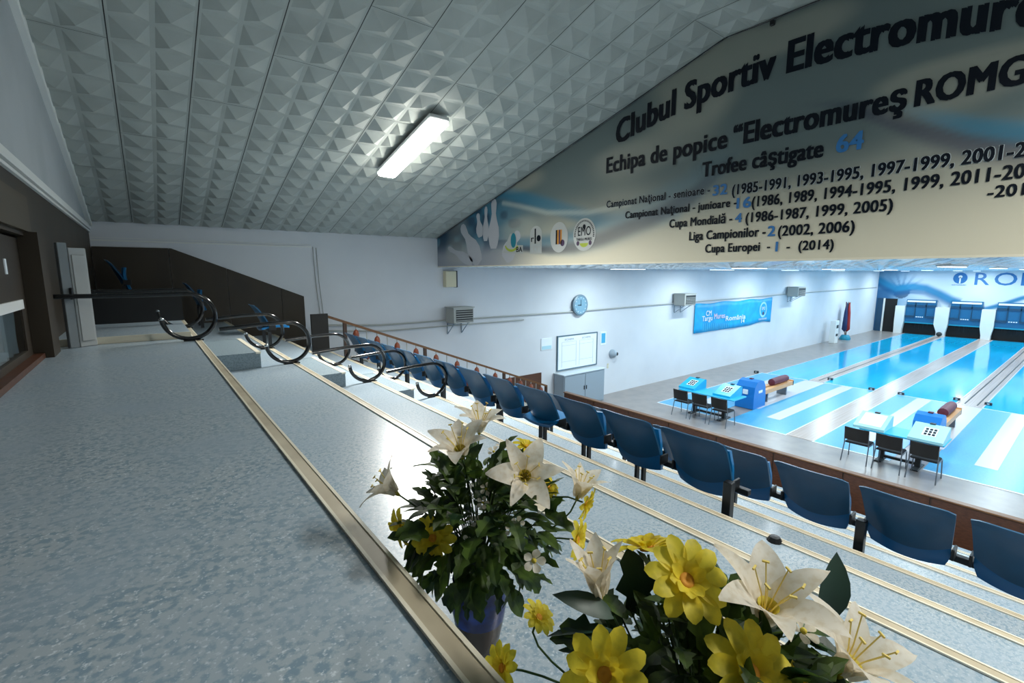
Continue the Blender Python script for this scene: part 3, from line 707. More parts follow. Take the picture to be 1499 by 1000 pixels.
# ------------------------------------------------------------------ score desks and chairs on the hall floor
def desk(y, label, cons, dy0, dy1):
    t = thing('score_desk', label, 'desk', (13.50, y, FL), 'score desks')
    MB().box(-.36, .40, dy0, dy1, .70, .735, bv=.006).build('desktop', M['cyan'], t)
    for s in (dy0 + .45, dy1 - .40):
        l = MB().box(-.05, .05, s - .05, s + .05, .02, .70).build('leg', M['grille'], t)
        MB().box(-.30, .30, s - .07, s + .07, 0, .03, bv=.008).build('foot', M['grille'], l)
    MB().box(-.03, .03, dy0 + .45, dy1 - .40, .06, .12).build('stretcher', M['grille'], t)
    return t
d1y = 7.3; d2y = 2.6
desk(d1y, 'cyan score desk by the first pair of lanes', None, -.95, .85)
desk(d2y, 'cyan score desk by the second pair of lanes', None, -.80, .72)
def console(x, y, label, m, art_on=True, w_=.27):
    t = thing('score_console', label, 'console', (x, y, FL + .735), 'sloping score consoles')
    MB().prism([(-.36, 0), (.36, 0), (.36, .26), (.28, .28), (-.36, .06)], 'y', -w_, w_).build('case', m, t)
    S = Matrix.Translation((-.04, 0, .172)) @ Matrix.Rotation(-math.atan2(.22, .64), 4, 'Y')
    if art_on:
        p = MB().box(-.17, .17, -.14, .10, .0, .006, M=S).build('keypad', M['ink_white'], t)
        mb = MB()
        for i in range(3):
            for j in range(3): mb.box(-.14 + i*.1, -.08 + i*.1, -.12 + j*.07, -.075 + j*.07, .006, .016, M=S)
        mb.build('keys', M['ink'], p)
    else:
        MB().box(-.26, .28, -.22, .22, .0, .006, M=S).build('paper_sheet', M['board'], t)
    MB().box(.25, .34, -.05, .05, .28, .30).build('socket', M['grille'], t)
    return t
console(13.62, 7.95, 'cyan sloping score console on the first desk, nearer the wall', M['cyan'])
console(13.62, 6.80, 'cyan sloping score console on the first desk, next to the ball return', M['cyan'])
console(13.50, 3.15, 'pale console covered by a white sheet on the second desk', M['palecyan'], False, .30)
console(13.45, 2.12, 'pale cyan console with keypad at the near end of the second desk', M['palecyan'], True, .30)
def make_chair(label):
    t = thing('stacking_chair', label, 'chair', (0, 0, FL), 'black stacking chairs at the score desks')
    mb = MB(); mb.box(-.20, .22, -.23, .23, .43, .475, bv=.015); mb.build('seat', M['black_fabric'], t)
    mb = MB(); mb.grid(lambda u, v: (-.23 - .07*v - .035*(1-(2*u-1)**2), -.235 + .47*u, .53 + .31*v), 8, 4, (.03, 0, 0)); mb.build('backrest', M['black_fabric'], t, smooth='auto')
    mb = MB(); mb.grid(lambda u, v: (-.236 - .07*v - .035*(1-(2*u-1)**2), -.23 + .46*u, .535 + .30*v), 8, 4); mb.build('backrest_shell', M['black'], t, smooth='auto')
    for s in (-1, 1):
        l = MB().tube([(.24, s*.25, 0), (.20, s*.235, .44)], .012, 8).build('leg', M['steel'], t)
        l = MB().tube([(-.30, s*.25, 0), (-.20, s*.235, .44), (-.22, s*.235, .5), (-.28, s*.225, .80)], .012, 8).build('leg', M['steel'], t)
        MB().tube([(-.21, s*.235, .43), (.21, s*.235, .43)], .011, 8).build('side_rail', M['steel'], t)
    return t
ch0 = make_chair('black stacking chair at the first score desk, the one nearest the white wall')
spots = [(13.0, 7.78, None), (13.0, 7.16, 'black stacking chair in the middle of the three at the first score desk'), (13.0, 6.55, 'black stacking chair at the first score desk, beside the ball return'),
         (13.0, 3.24, 'black stacking chair at the second score desk, in front of the white sheet'), (13.0, 2.64, 'black stacking chair in the middle of the three at the second score desk'), (13.0, 2.04, 'black stacking chair at the second score desk, in front of the keypad console')]
for i, (x, y, lb) in enumerate(spots):
    c = ch0 if i == 0 else copy_tree(ch0)
    c.location = (x - .06, y, FL + EZ)
    if lb: c['label'] = lb

# ------------------------------------------------------------------ end wall: mural, door, pin machines
em = thing('end_mural', 'blue and white printed mural with large letters on the far end wall', 'mural', (XE - .012, 0, 0))
cw, ct, cb_, cd = lin((206, 218, 228)), lin((28, 122, 168)), lin((14, 84, 134)), lin((24, 60, 96))
E1 = [(10.9, -.6), (9.9, -1.2), (8.9, -1.0), (8.15, -1.12), (7.4, -1.5), (6.74, -1.9), (5.9, -2.25), (5.0, -2.4), (4.3, -2.1), (3.4, -1.6), (2, -1.2)]
def end_col(x, y, z):
    c = cw
    k = sm((y - 7.4) / 3.0); c = mixc(c, ct, .75 * k)
    r = math.hypot(y - 9.5, (z + 1.4)); a = math.atan2(z + 1.4, y - 9.5)
    if .35 < r < 1.5 and z > -1.5: c = mixc(c, cb_, .85 * sm((math.sin(a * 16) - .1) * 2) * (1 - r / 1.6))
    if r < .48: c = mixc(c, cd, .8)
    d, t_ = poly_d((y, z), E1); c = mixc(c, ct, sm(1.3 - d / (.34 if t_ < .55 else .16)) * .95)
    d, t_ = poly_d((y, z + .35), E1); c = mixc(c, cb_, sm(1.2 - d / .22) * .8 * (1 - t_))
    c = mixc(c, cb_, sm((y - 9.6) / .8) * sm((-1.0 - z) / .4) * .8)
    return c
mb = MB(); mb.grid(lambda u, v: (0, YW - .005 - u * (YW - YH), -4.38 + v * 4.53), 200, 70); o = mb.build('printed_panel', M['mural'], em); art(o, end_col)
for s, y0, y1 in (('R', 5.69, 4.99), ('O', 4.76, 3.75), ('M', 3.55, 2.5)):
    lettering(s, y0 - y1, .80, (-.01, y0, -.81), Um, Vm, M['ink_blue'], em, .01)
mb = MB(); disc(mb, 6.42, -.37, .36, .38, -.008); e = mb.build('round_logo', M['ink_blue'], em)
mb = MB(); quad(mb, 6.46, 6.38, -.72, -.30, -.012); disc(mb, 6.42, -.28, .10, .10, -.012); mb.build('logo_mark', M['ink_white'], e)
lettering('ELECTROMURES', .72, .07, (-.01, 6.80, -.87), Um, Vm, M['ink_blue'], em, .01)
# dark doorway
dw = tag(thing('door_2', 'dark open doorway at the far end beside the pin machines', None, (XE - .02, 10.08, FL)), None, None, None, 'structure')
MB().box(-.03, 0, -.42, .30, 0, 2.48).build('door_opening', M['pit'], dw)
MB().box(-.10, 0, .30, .40, 0, 2.5).build('door_frame', M['white_paint'], dw)
MB().box(-.06, 0, .40, .78, 0, 2.5).build('side_panel', M['panel_dark'], dw)
def pin_machine(y0, y1, label):
    t = thing('pin_machine', label, 'pin machine', (43.55, (y0 + y1) / 2, FL), 'pin machines at the lane ends')
    h = (y1 - y0) / 2
    MB().box(.15, .42, -h, h, .80, 2.48).build('hood', M['panel_blue'], t)
    mb = MB().box(.10, .16, -h + .05, h - .05, 2.30, 2.42); mb.build('light_bar', M['ink_white'], t)
    mb = MB().box(.09, .155, -h, h, 1.98, 2.12).box(.09, .155, -h, -h*.35, 1.18, 1.32).box(.09, .155, h*.35, h, 1.18, 1.32).box(.09, .155, -.32, -.27, 1.3, 2.3).box(.09, .155, .27, .32, 1.3, 2.3); mb.build('dark_band', M['panel_dark'], t)
    mb = MB().box(.05, .15, -h, h, .78, .86); mb.build('lower_bar', M['teal'], t)
    mb = MB()
    for a in (-.16, -.05, .06, .17): mb.box(.07, .11, a - .035, a + .035, 1.22, 1.28)
    mb.build('indicator_lamp', M['ink_white'], t)
    MB().box(.30, .42, -h - .1, h + .1, .0, .80).box(-.05, .42, -h - .02, h + .02, .013, .03).build('pit', M['pit'], t)
    pins = MB()
    for i, (dx, dy) in enumerate(((0, 0), (.12, .14), (.12, -.14), (.24, 0), (.24, .28), (.24, -.28))):
        rod(pins, (.26, dy * 1.6, .36 + dx), (.26, dy * 1.6, .80), .008, 5)
    pins.build('pin_cords', M['grille'], t)
    return t
pin_machine(7.42, 9.06, 'pin machine hood over the lane beside the white wall'); pin_machine(5.10, 6.66, 'pin machine hood over the second lane')
pin_machine(2.82, 4.42, 'pin machine hood over the third lane'); pin_machine(.5, 2.12, 'pin machine hood over the fourth lane')
def pillar(y0, y1, yb0, yb1, label):
    t = MB().prism([(yb0, FL), (yb1, FL), (yb1, FL + .25), (y1, FL + .80), (y1, FL + 2.0), (y0, FL + 2.0), (y0, FL + .80), (yb0, FL + .25)], 'x', 43.45, 43.98).build('lane_pillar', M['white_paint'])
    return tag(t, label, 'pillar', 'white pillars between the pin machines')
pillar(6.68, 7.40, 6.76, 7.22, 'white tapered pillar between the first and second pin machines'); pillar(4.44, 5.08, 4.52, 4.98, 'white tapered pillar between the second and third pin machines')
pillar(2.14, 2.80, 2.2, 2.72, 'white tapered pillar between the third and fourth pin machines'); pillar(9.08, 9.62, 9.14, 9.6, 'white tapered pillar between the dark doorway and the first pin machine')
t = thing('bowling_ball', 'black ball resting on the return strip at the first pillar', 'ball', (43.1, 6.98, FL + .012))
MB().lathe([(.0, 0)] + [(.16*math.sin(PI*i/10), .16 - .16*math.cos(PI*i/10)) for i in range(1, 10)] + [(0, .32)], 16).build('ball_body', M['grille'], t, smooth=True)
# white ball cleaner stand and furled flags by the wall
t = thing('display_stand', 'narrow white floor stand with two dark panels by the far wall', 'stand', (34.0, YW - .5, FL))
MB().box(-.28, .28, -.16, .16, 0, 1.42, bv=.02).build('body', M['white_paint'], t)
MB().box(-.16, .16, -.172, -.16, .95, 1.15).box(-.16, .16, -.172, -.16, .45, .6).build('dark_panel', M['grille'], t)
t = thing('flag_stand', 'bundle of furled red and dark flags in a teal stand at the far wall', 'flags', (36.3, YW - .45, FL))
MB().lathe([(.3, 0), (.32, .1), (.22, .3), (.2, .32)], 16).build('base', M['teal'], t, smooth='auto')
for i, (dx, dy, k) in enumerate(((-.18, .05, 'flag_blue'), (0, -.08, 'flag_red'), (.16, .04, 'flag_green'), (.05, .1, 'flag_blue'))):
    MB().tube([(dx*.4, dy*.4, .1), (dx*1.3, dy*1.3, 2.5)], .018, 6).build('flag_pole', M['rail_wood'], t)
    mb = MB(); mb.lathe([(.02, .55), (.15, .7), (.13, 1.2), (.10, 1.8), (.03, 2.45)], 9, (dx*.9, dy*.9, 0)); mb.build('flag_cloth', M[k], t, smooth=True)

# ------------------------------------------------------------------ stadium seats
def shell(u, v):      # backrest: u across, v from bottom to top
    w_ = .235 + .02 * v; yy = (2*u - 1)
    cr = 1.0
    zb = .475 - .075 * (1 - yy*yy); zt = .80 - .014 * abs(yy)**9
    z = zb + (zt - zb) * v
    x = .165 - .165 * v**1.15 + .038 * yy*yy * (1 - .3*v) + (-.018 * max(0, (v - .85) / .15))
    return (x, yy * w_ * cr, z)
def pan_up(u, v):
    yy = 2*u - 1; w_ = .232 * (1 - .10 * max(0, .2 - v) / .2) * (1 - .15*max(0, v - .7)/.3)
    return (.235 - .04*v + .03*yy*yy - .03*math.sin(v*PI), yy*w_, .315 + .36*v - .025*(1 - v)*(1 - yy*yy))
def pan_down(u, v):
    yy = 2*u - 1; w_ = .215 * (1 - .2*max(0, v - .6)/.4)
    return (.10 + .42*v + .03*(1-yy*yy)*(v-.3), yy*w_, .43 + .02*yy*yy + .03*math.sin(v*PI*.9) - .02)
def make_seat(label, down=False, group=None, legs=False):
    t = thing('stadium_seat', label, 'seat', (0, 0, 0), group)
    mb = MB(); mb.grid(shell, 14, 10, (.020, 0, 0)); mb.build('backrest', M['blue_seat'], t, smooth='auto')
    if down:
        mb = MB(); mb.grid(pan_down, 12, 8, (0, 0, -.03)); mb.build('seat_pan', M['blue_pan'], t, smooth='auto')
    else:
        mb = MB(); mb.grid(pan_up, 12, 8, (.03, 0, 0)); mb.build('seat_pan', M['blue_pan'], t, smooth='auto')
    for s in (-1, 1):
        mb = MB().box(.20, .30, s*.246 - .008, s*.246 + .008, .39, .47, bv=.003); mb.build('hinge', M['black'], t)
    if legs:
        for s in (-1, 1): MB().box(.18, .23, s*.235 - .012, s*.235 + .012, 0, .37).build('leg', M['black'], t)
        MB().box(.185, .225, -.23, .23, .36, .39).build('cross_bar', M['black'], t)
    return t
s_up = make_seat('proto', False); s_dn = make_seat('proto', True)
used = {'u': False, 'd': False}
def place_seat(x, y, z, label, group, down=False, rz=0):
    k = 'd' if down else 'u'; p = s_dn if down else s_up
    o = p if not used[k] else copy_tree(p); used[k] = True
    o.location = (x, y, z + EZ); o.rotation_euler = (0, 0, rz); tag(o, label, None, group); return o
ordn = ['first', 'second', 'third', 'fourth', 'fifth', 'sixth', 'seventh', 'eighth', 'ninth', 'tenth', 'eleventh', 'twelfth', 'thirteenth', 'fourteenth', 'fifteenth', 'sixteenth']
YS1 = [2.03 + .603*i - .255 for i in range(13)]
for i, y in enumerate(YS1):
    dn = i == 3
    lb = 'blue flip seat in the upper long row, %s from its near end' % ordn[i] if not dn else 'blue flip seat with its pan folded down in the upper long row'
    place_seat(3.03, y, ez(5), lb, 'blue seats of the upper long row', dn)
YS2 = [1.523 - .577*(3 - i) - .255 + .0 for i in range(9)]
for i, y in enumerate(YS2):
    place_seat(3.875, y, ez(6), 'blue flip seat in the lower long row, %s from its near end' % ordn[i], 'blue seats of the lower long row')
def beam(label, x, z, y0, y1, legs, dbl=True):
    t = thing('seat_beam', label, 'seat beam', (x, (y0 + y1) / 2, z), 'black beams under the seats')
    yc = (y0 + y1) / 2
    MB().box(-.025, .025, y0 - yc, y1 - yc, .355, .40, bv=.004).build('rail', M['black'], t)
    for ly in legs:
        mb = MB()
        if dbl:
            for s in (-.035, .035): mb.box(-.02, .02, ly - yc + s - .012, ly - yc + s + .012, .012, .355)
        else: mb.box(-.02, .02, ly - yc - .03, ly - yc + .03, .012, .355)
        l = mb.build('leg', M['black'], t)
        MB().box(-.09, .09, ly - yc - .055, ly - yc + .055, 0, .014).build('foot_plate', M['black'], l)
    return t
beam('black beam carrying the upper long row of blue seats', 3.335, ez(5), 1.45, 9.3, [2.40, 3.05, 3.70, 4.5, 5.9, 7.1, 8.3, 9.2])
beam('black beam carrying the lower long row of blue seats', 4.18, ez(6), -.75, 4.6, [-.6, 1.98, 3.2, 4.5])
# single posts seen between the near seats
for x, z, y, lb in ((3.10, ez(5), 1.49, 'black square post at the near end of the upper seat row'), (3.95, ez(6), .92, 'black square post between two seats of the lower row')):
    t = thing('seat_post', lb, 'seat post', (x, y, z))
    MB().box(-.03, .03, -.03, .03, .01, .52, bv=.004).build('post', M['black'], t); MB().box(-.06, .06, -.07, .07, 0, .012).build('foot_plate', M['black'], t)
t = MB().lathe([(.0, .03), (.03, .028), (.045, .0)], 12).build('floor_cap', M['black'], None, (2.92, 1.10, ez(4))); tag(t, 'small black cap on the tread edge beside the seat post', 'floor cap')
# a few seats on the treads beyond the aisle
for x, y, k, lb in ((-.46, 10.2, 1, 'dark blue seat in the shadow against the panelled back corner'), (.56, 10.2, 2, 'blue seat on the second tread, seen through the topmost rail loops'), (1.32, 8.5, 3, 'blue seat with its pan down on the third tread behind a rail loop')):
    o = make_seat(lb, k == 3, 'blue seats beyond the aisle', True); o.location = (x, y, (ez(k) if k > 1 else -.59) + EZ)

# ------------------------------------------------------------------ looped black handrails at the aisle
def handrail(k, y, label):
    cx_, cz_, r = ex(k) - .075, ez(k) + .238, .215
    t = thing('handrail', label, 'handrail', (cx_, y, ez(k)), 'looped black handrails at the aisle')
    x0 = (XL + .01 if k == 1 else ex(k - 1) + .16) - cx_
    pts = [(x0, 0, .238 + r - (.03 if k > 1 else 0)), (x0 * .4, 0, .238 + r - .005), (-.05, 0, .238 + r)]
    for i in range(0, 34):
        a = PI/2 - i * (1.47 * PI / 33); pts.append((r * math.cos(a), 0, .238 + r * math.sin(a)))
    MB().tube(pts, .0205, 10).build('tube', M['black_gloss'], t, smooth='auto')
    e = pts[-1]; mb = MB(); mb.lathe([(0, -.02), (.016, -.012), (.024, 0), (.016, .014), (0, .022)], 10, e); mb.build('end_knob', M['chrome'], t, smooth=True)
    mb = MB().box(-.06, .10, -.022, .022, 0, .012).box(-.03, .03, -.012, .012, .01, .04); mb.build('foot', M['black'], t)
    if k == 1 and y > 6:
        MB().box(x0 + .10, .02, -.012, .012, .10, .40).build('black_panel', M['black'], t)  # plain black panel under the far walkway bar
    return t
tn = {1: 'walkway', 2: 'second tread', 3: 'third tread', 4: 'fourth tread'}
for k in range(1, 5):
    handrail(k, 5.40, 'black handrail loop at the %s edge on the near side of the aisle' % tn[k])
    handrail(k, 6.66, 'black handrail loop at the %s edge on the far side of the aisle' % tn[k])

# ------------------------------------------------------------------ wooden stair railing by the side wall
P0, P1 = Vector((2.96, 0, -.88)), Vector((9.15, 0, -3.30))
def rz_(x): return P0.z + (P1.z - P0.z) * (x - P0.x) / (P1.x - P0.x)
t = thing('stair_railing', 'brown wooden stair railing with turned drops descending beside the white wall', 'railing', (2.96, 10.0, ez(4)))
Q = lambda x, z: (x - 2.96, 0, z - ez(4))
mb = MB()
a, b = Vector(Q(P0.x, P0.z)), Vector(Q(P1.x, P1.z)); vs = []
for p in (a, b):
    for dy, dz in ((-.035, -.055), (.035, -.055), (.035, 0), (-.035, 0)): vs.append((p.x, dy, p.z + dz))
mb.add(vs, [(3, 2, 1, 0), (4, 5, 6, 7), (0, 1, 5, 4), (1, 2, 6, 5), (2, 3, 7, 6), (3, 0, 4, 7)]); mb.build('handrail', M['rail_wood'], t)
mb = MB(); vs = [(v[0], v[1] * .7, v[2] - .80) for v in vs]; mb.add(vs, [(3, 2, 1, 0), (4, 5, 6, 7), (0, 1, 5, 4), (1, 2, 6, 5), (2, 3, 7, 6), (3, 0, 4, 7)]); mb.build('bottom_rail', M['post_wood'], t)
px_ = [3.30, 5.18, 7.56, 9.12]
for x in px_:
    zb = tread_z(x); MB().box(x - 2.96 - .035, x - 2.96 + .035, -.03, .03, zb - ez(4), rz_(x) - .04 - ez(4)).build('post', M['post_wood'], t)
for a, b in zip(px_[:-1], px_[1:]):
    for i in range(1, 8):
        x = a + (b - a) * i / 8; zt = rz_(x) - .05; zb = rz_(x) - .84
        s = MB().tube([Q(x, zb), Q(x, zt)], .011, 6).build('rod', M['heater'], t)
        zo = zt - .20 if i % 2 else zt - .52
        q = Q(x, zo)
        MB().lathe([(.012, -.14), (.036, -.12), (.060, -.04), (.066, .04), (.05, .10), (.022, .125), (.012, .14)], 12, q).build('turned_drop', M['orn'], s, smooth=True)
MB().box(2.62 - 2.96, -.005, -.03, .03, 0, -.84 - ez(4)).build('end_panel', M['pit_wood'], t)

# ------------------------------------------------------------------ flowers
def vase(loc, label):
    t = thing('vase', label, 'vase', loc, 'glazed flower vases')
    MB().lathe([(.0, .0), (.045, .0), (.05, .01), (.058, .05), (.066, .09)], 24).build('foot_band', M['vase_band'], t, smooth='auto')
    MB().lathe([(.066, .09), (.073, .13), (.072, .16), (.066, .185), (.068, .20), (.060, .20), (.055, .17), (.0, .16)], 24).build('body', M['vase'], t, smooth='auto')
    return t
V1 = (.615, .925, ez(2)); V2 = (.585, .29, ez(2))
vase(V1, 'coblt'.replace('coblt', 'cobalt') + ' blue vase standing on the tread below the walkway edge')
vase(V2, 'second blue vase below the picture edge, under the nearer bouquet')
def petal(L, w_, curl, a0, rows=7, rnd=False, ruffle=0.0):
    """petal leaving the axis at angle a0, curling outward by curl; returns points grid in the r-z plane"""
    pts = []; r = .004; z = 0.0; ang = a0
    for j in range(rows + 1):
        t = j / rows
        if rnd: wd_ = w_ * ((.30 + .70 * sm(t / .62)) if t < .62 else math.sqrt(max(0, 1 - ((t - .62) / .385) ** 2)))
        else: wd_ = w_ * (math.sin(PI * min(1, (.12 + .88*t)) ** .9) ** .75 if t < 1 else 0)
        wd_ = max(wd_, .0015)
        row = []
        for i in range(5):
            s = (i - 2) / 2.0
            row.append((r + .25 * wd_ * s*s * math.cos(ang) * -1, s * wd_, z + .22 * wd_ * s*s * math.sin(ang) + ruffle * math.sin(t*9 + s*2) * t))
        pts.append(row); st = L / rows; r += math.sin(ang) * st; z += math.cos(ang) * st; ang += curl / rows
    return pts
def petal_mesh(mb, pts, phi):
    c, s = math.cos(phi), math.sin(phi); o = len(mb.v); n = 5
    for row in pts:
        for (r, y, z) in row: mb.v.append((r*c - y*s, r*s + y*c, z))
    for j in range(len(pts)-1):
        for i in range(n-1): mb.f.append((o+j*n+i, o+j*n+i+1, o+(j+1)*n+i+1, o+(j+1)*n+i))
FL_GROUP = {1: 'flowers in the farther vase', 2: 'flowers in the nearer vase'}
def flower_root(name, label, cat, P, D, b):
    q = Vector(D).normalized().to_track_quat('Z', 'Y'); o = bpy.data.objects.new(name, None); COL.objects.link(o)
    o.empty_display_size = .03; o.rotation_mode = 'QUATERNION'; o.rotation_quaternion = q; o.location = (P[0], P[1], P[2] + EZ)
    tag(o, label, cat, FL_GROUP[b]); return o, q
def stem_to(o, q, P, V, r=.0022, start=(0, 0, -.005)):
    inv = q.to_matrix().inverted(); a = Vector(start); e = inv @ (Vector((V[0], V[1], V[2] + .19)) - Vector(P))
    e2 = inv @ (Vector((V[0], V[1], V[2] + .15)) - Vector(P))
    pts = []
    c1 = a + Vector((0, 0, -1)) * (e - a).length * .35; c2 = e + inv @ Vector((0, 0, 1)) * (e - a).length * .3
    for i in range(11):
        t = i / 10; pts.append(tuple(a*(1-t)**3 + 3*c1*t*(1-t)**2 + 3*c2*t*t*(1-t) + e*t**3))
    MB().tube(pts, r, 6).build('stem', M['stem'], o, smooth=True)
rf = random.Random(21)
def lily(P, D, s, b, label, opened=1.0):
    o, q = flower_root('lily', label, 'flower', P, D, b); V = V1 if b == 1 else V2
    for i in range(6):
        inner = i % 2; mb = MB()
        pts = petal(s * (1.22 + .1*rf.random()), s * (.30 if inner else .22), (1.15 + .5*rf.random()) * opened, .32 * (.6 + .4*opened), 9, 0, .0015)
        petal_mesh(mb, pts, i * PI/3 + rf.uniform(-.08, .08)); mb.build('petal', M['petal_w'], o, smooth=True)
    mb = MB().lathe([(.003, -.01), (.006, 0), (s*.10, s*.12), (s*.16, s*.30), (s*.155, s*.30), (s*.09, s*.12), (.0, .004)], 12); mb.build('throat', M['throat'], o, smooth=True)
    mb = MB()
    for i in range(6):
        a = i*PI/3 + .4; k = s * (.85 + .15*rf.random())
        mb.tube([(0, 0, 0), (.15*k*math.cos(a), .15*k*math.sin(a), .5*k), (.35*k*math.cos(a), .35*k*math.sin(a), .95*k)], .0009, 5)
        mb.box(-.0045, .0045, -.0013, .0013, -.0013, .0013, M=Matrix.Translation((.36*k*math.cos(a), .36*k*math.sin(a), .96*k)) @ Matrix.Rotation(a + 1.2, 4, 'Z'))
    mb.build('stamens', M['stamen'], o)
    stem_to(o, q, P, V); return o
def daisy(P, D, s, b, label):
    o, q = flower_root('daisy', label, 'flower', P, D, b); V = V1 if b == 1 else V2
    n = 11
    for i in range(n):
        mb = MB(); pts = petal(s * rf.uniform(.92, 1.08), s * .235, .75 + .35*rf.random(), 1.0 + rf.uniform(-.12, .12), 8, True, .001)
        petal_mesh(mb, pts, i*2*PI/n + rf.uniform(-.08, .08)); mb.build('petal', M['petal_y'], o, smooth=True)
    mb = MB()
    for i in range(9): petal_mesh(mb, petal(s * .55, s * .16, .7, .55 + rf.uniform(-.1, .1), 6, True), i*2*PI/9 + .3)
    mb.build('inner_petals', M['petal_y'], o, smooth=True)
    MB().lathe([(s*.20, .002), (s*.22, s*.10), (s*.17, s*.17), (s*.08, s*.16), (0, s*.12)], 14).build('flower_centre', M['centre'], o, smooth=True)
    stem_to(o, q, P, V); return o
def small(P, D, s, b, label):
    o, q = flower_root('white_blossom', label, 'flower', P, D, b); V = V1 if b == 1 else V2
    mb = MB()
    for i in range(5): petal_mesh(mb, petal(s, s*.42, .7, 1.0, 6, True), i*2*PI/5)
    mb.build('petals', M['petal_w'], o, smooth=True)
    MB().lathe([(s*.26, .001), (s*.22, s*.25), (0, s*.30)], 10).build('flower_centre', M['throat'], o, smooth=True)
    stem_to(o, q, P, V, .0015); return o
FLOWERS = [
('lily',1,(0.689,1.024,-0.431),(0.01,-0.16,0.99),0.078,'topmost white lily of the farther bouquet, opening upward',1),
('lily',1,(0.574,0.931,-0.443),(-0.33,-0.16,0.93),0.085,'white lily just below the topmost one of the farther bouquet',1),
('lily',1,(0.653,0.787,-0.470),(-0.46,-0.67,0.59),0.088,'wide open white lily facing the camera in the farther bouquet',1),
('lily',1,(0.774,0.732,-0.533),(0.23,-0.14,0.96),0.070,'white lily seen side on at the seat side of the farther bouquet',.7),
('lily',1,(0.440,1.020,-0.533),(-0.65,0.43,0.63),0.070,'shaded white lily leaning out over the walkway from the farther bouquet',.9),
('daisy',1,(0.462,0.876,-0.589),(-0.67,-0.69,0.29),0.050,'yellow daisy facing the camera low on the walkway side of the farther bouquet',1),
('daisy',1,(0.437,0.983,-0.604),(-1.00,-0.01,-0.02),0.046,'yellow daisy turned to the walkway at the outer edge of the farther bouquet',1),
('daisy',1,(0.763,0.908,-0.461),(0.12,-0.20,0.97),0.040,'small yellow daisy behind the wide open lily',1),
('daisy',1,(0.772,0.707,-0.538),(0.31,-0.92,-0.25),0.040,'drooping yellow daisy under the side-on lily of the farther bouquet',1),
('daisy',1,(0.719,0.685,-0.600),(0.35,-0.92,0.18),0.046,'yellow daisy in profile lowest on the seat side of the farther bouquet',1),
('daisy',1,(0.745,0.807,-0.527),(0.23,-0.63,0.74),0.030,'small yellow daisy between the wide open lily and the side-on lily',1),
('small',1,(0.593,0.682,-0.598),(-0.51,-0.81,0.29),0.022,'largest white blossom with yellow eye low in the farther bouquet',1),
('small',1,(0.592,0.854,-0.504),(-0.58,-0.74,0.34),0.012,'tiny white blossom upper of two in the dark leaves of the farther bouquet',1),
('small',1,(0.583,0.855,-0.536),(-0.58,-0.74,0.34),0.012,'tiny white blossom lower of two in the dark leaves of the farther bouquet',1),
('small',1,(0.549,0.826,-0.561),(-0.67,-0.56,0.49),0.014,'tiny white blossom in the middle of the farther bouquet',1),
('small',1,(0.620,0.770,-0.563),(-0.48,-0.77,0.42),0.013,'tiny white blossom above the largest blossom of the farther bouquet',1),
('small',1,(0.602,0.770,-0.573),(-0.60,-0.76,0.24),0.012,'tiny white blossom touching the one above the largest blossom',1),
('small',1,(0.688,0.919,-0.444),(-0.02,-0.20,0.98),0.014,'tiny white blossom beside the wide open lily, the higher one',1),
('small',1,(0.681,0.946,-0.464),(-0.28,-0.36,0.89),0.014,'tiny white blossom beside the wide open lily, the lower one',1),
('small',1,(0.521,0.817,-0.591),(-0.74,-0.63,0.24),0.014,'tiny white blossom beside the camera-facing daisy of the farther bouquet',1),
('daisy',2,(0.639,0.438,-0.473),(0.13,0.35,0.93),0.062,'topmost yellow daisy of the nearer bouquet, seen from below',1),
('daisy',2,(0.565,0.324,-0.433),(-0.36,-0.55,0.75),0.058,'largest yellow daisy of the nearer bouquet with drooping petals',1),
('daisy',2,(0.421,0.345,-0.509),(-0.65,-0.58,0.49),0.054,'yellow daisy at the bottom of the picture facing the camera',1),
('daisy',2,(0.548,0.223,-0.492),(-0.31,-0.60,0.74),0.056,'yellow daisy at the bottom of the picture below the big open lily',1),
('daisy',2,(0.627,0.204,-0.539),(0.32,-0.57,0.76),0.042,'small yellow daisy beside the lowest lily of the nearer bouquet',1),
('daisy',2,(0.416,0.553,-0.654),(-0.86,0.04,0.50),0.036,'yellow daisy nearest the walkway edge in the nearer bouquet',1),
('daisy',2,(0.517,0.581,-0.630),(0.26,-0.46,0.85),0.032,'small yellow daisy just beside the farther vase',1),
('lily',2,(0.525,0.444,-0.506),(-0.10,0.13,0.99),0.070,'half closed white lily beside the topmost daisy of the nearer bouquet',.45),
('lily',2,(0.628,0.242,-0.469),(-0.11,-0.23,0.97),0.088,'big open white lily of the nearer bouquet in front of the large dark leaf',1),
('lily',2,(0.683,0.162,-0.526),(0.17,-0.36,0.91),0.080,'lowest white lily of the nearer bouquet at the picture bottom',1),
('small',2,(0.689,0.213,-0.502),(-0.10,-0.49,0.87),0.018,'white blossom with yellow eye below the big open lily',1),
]
for kd, b, P, D, s, lb, op in FLOWERS:
    if kd == 'lily': lily(P, D, s, b, lb, op)
    elif kd == 'daisy': daisy(P, D, s, b, lb)
    else: small(P, D, s, b, lb)
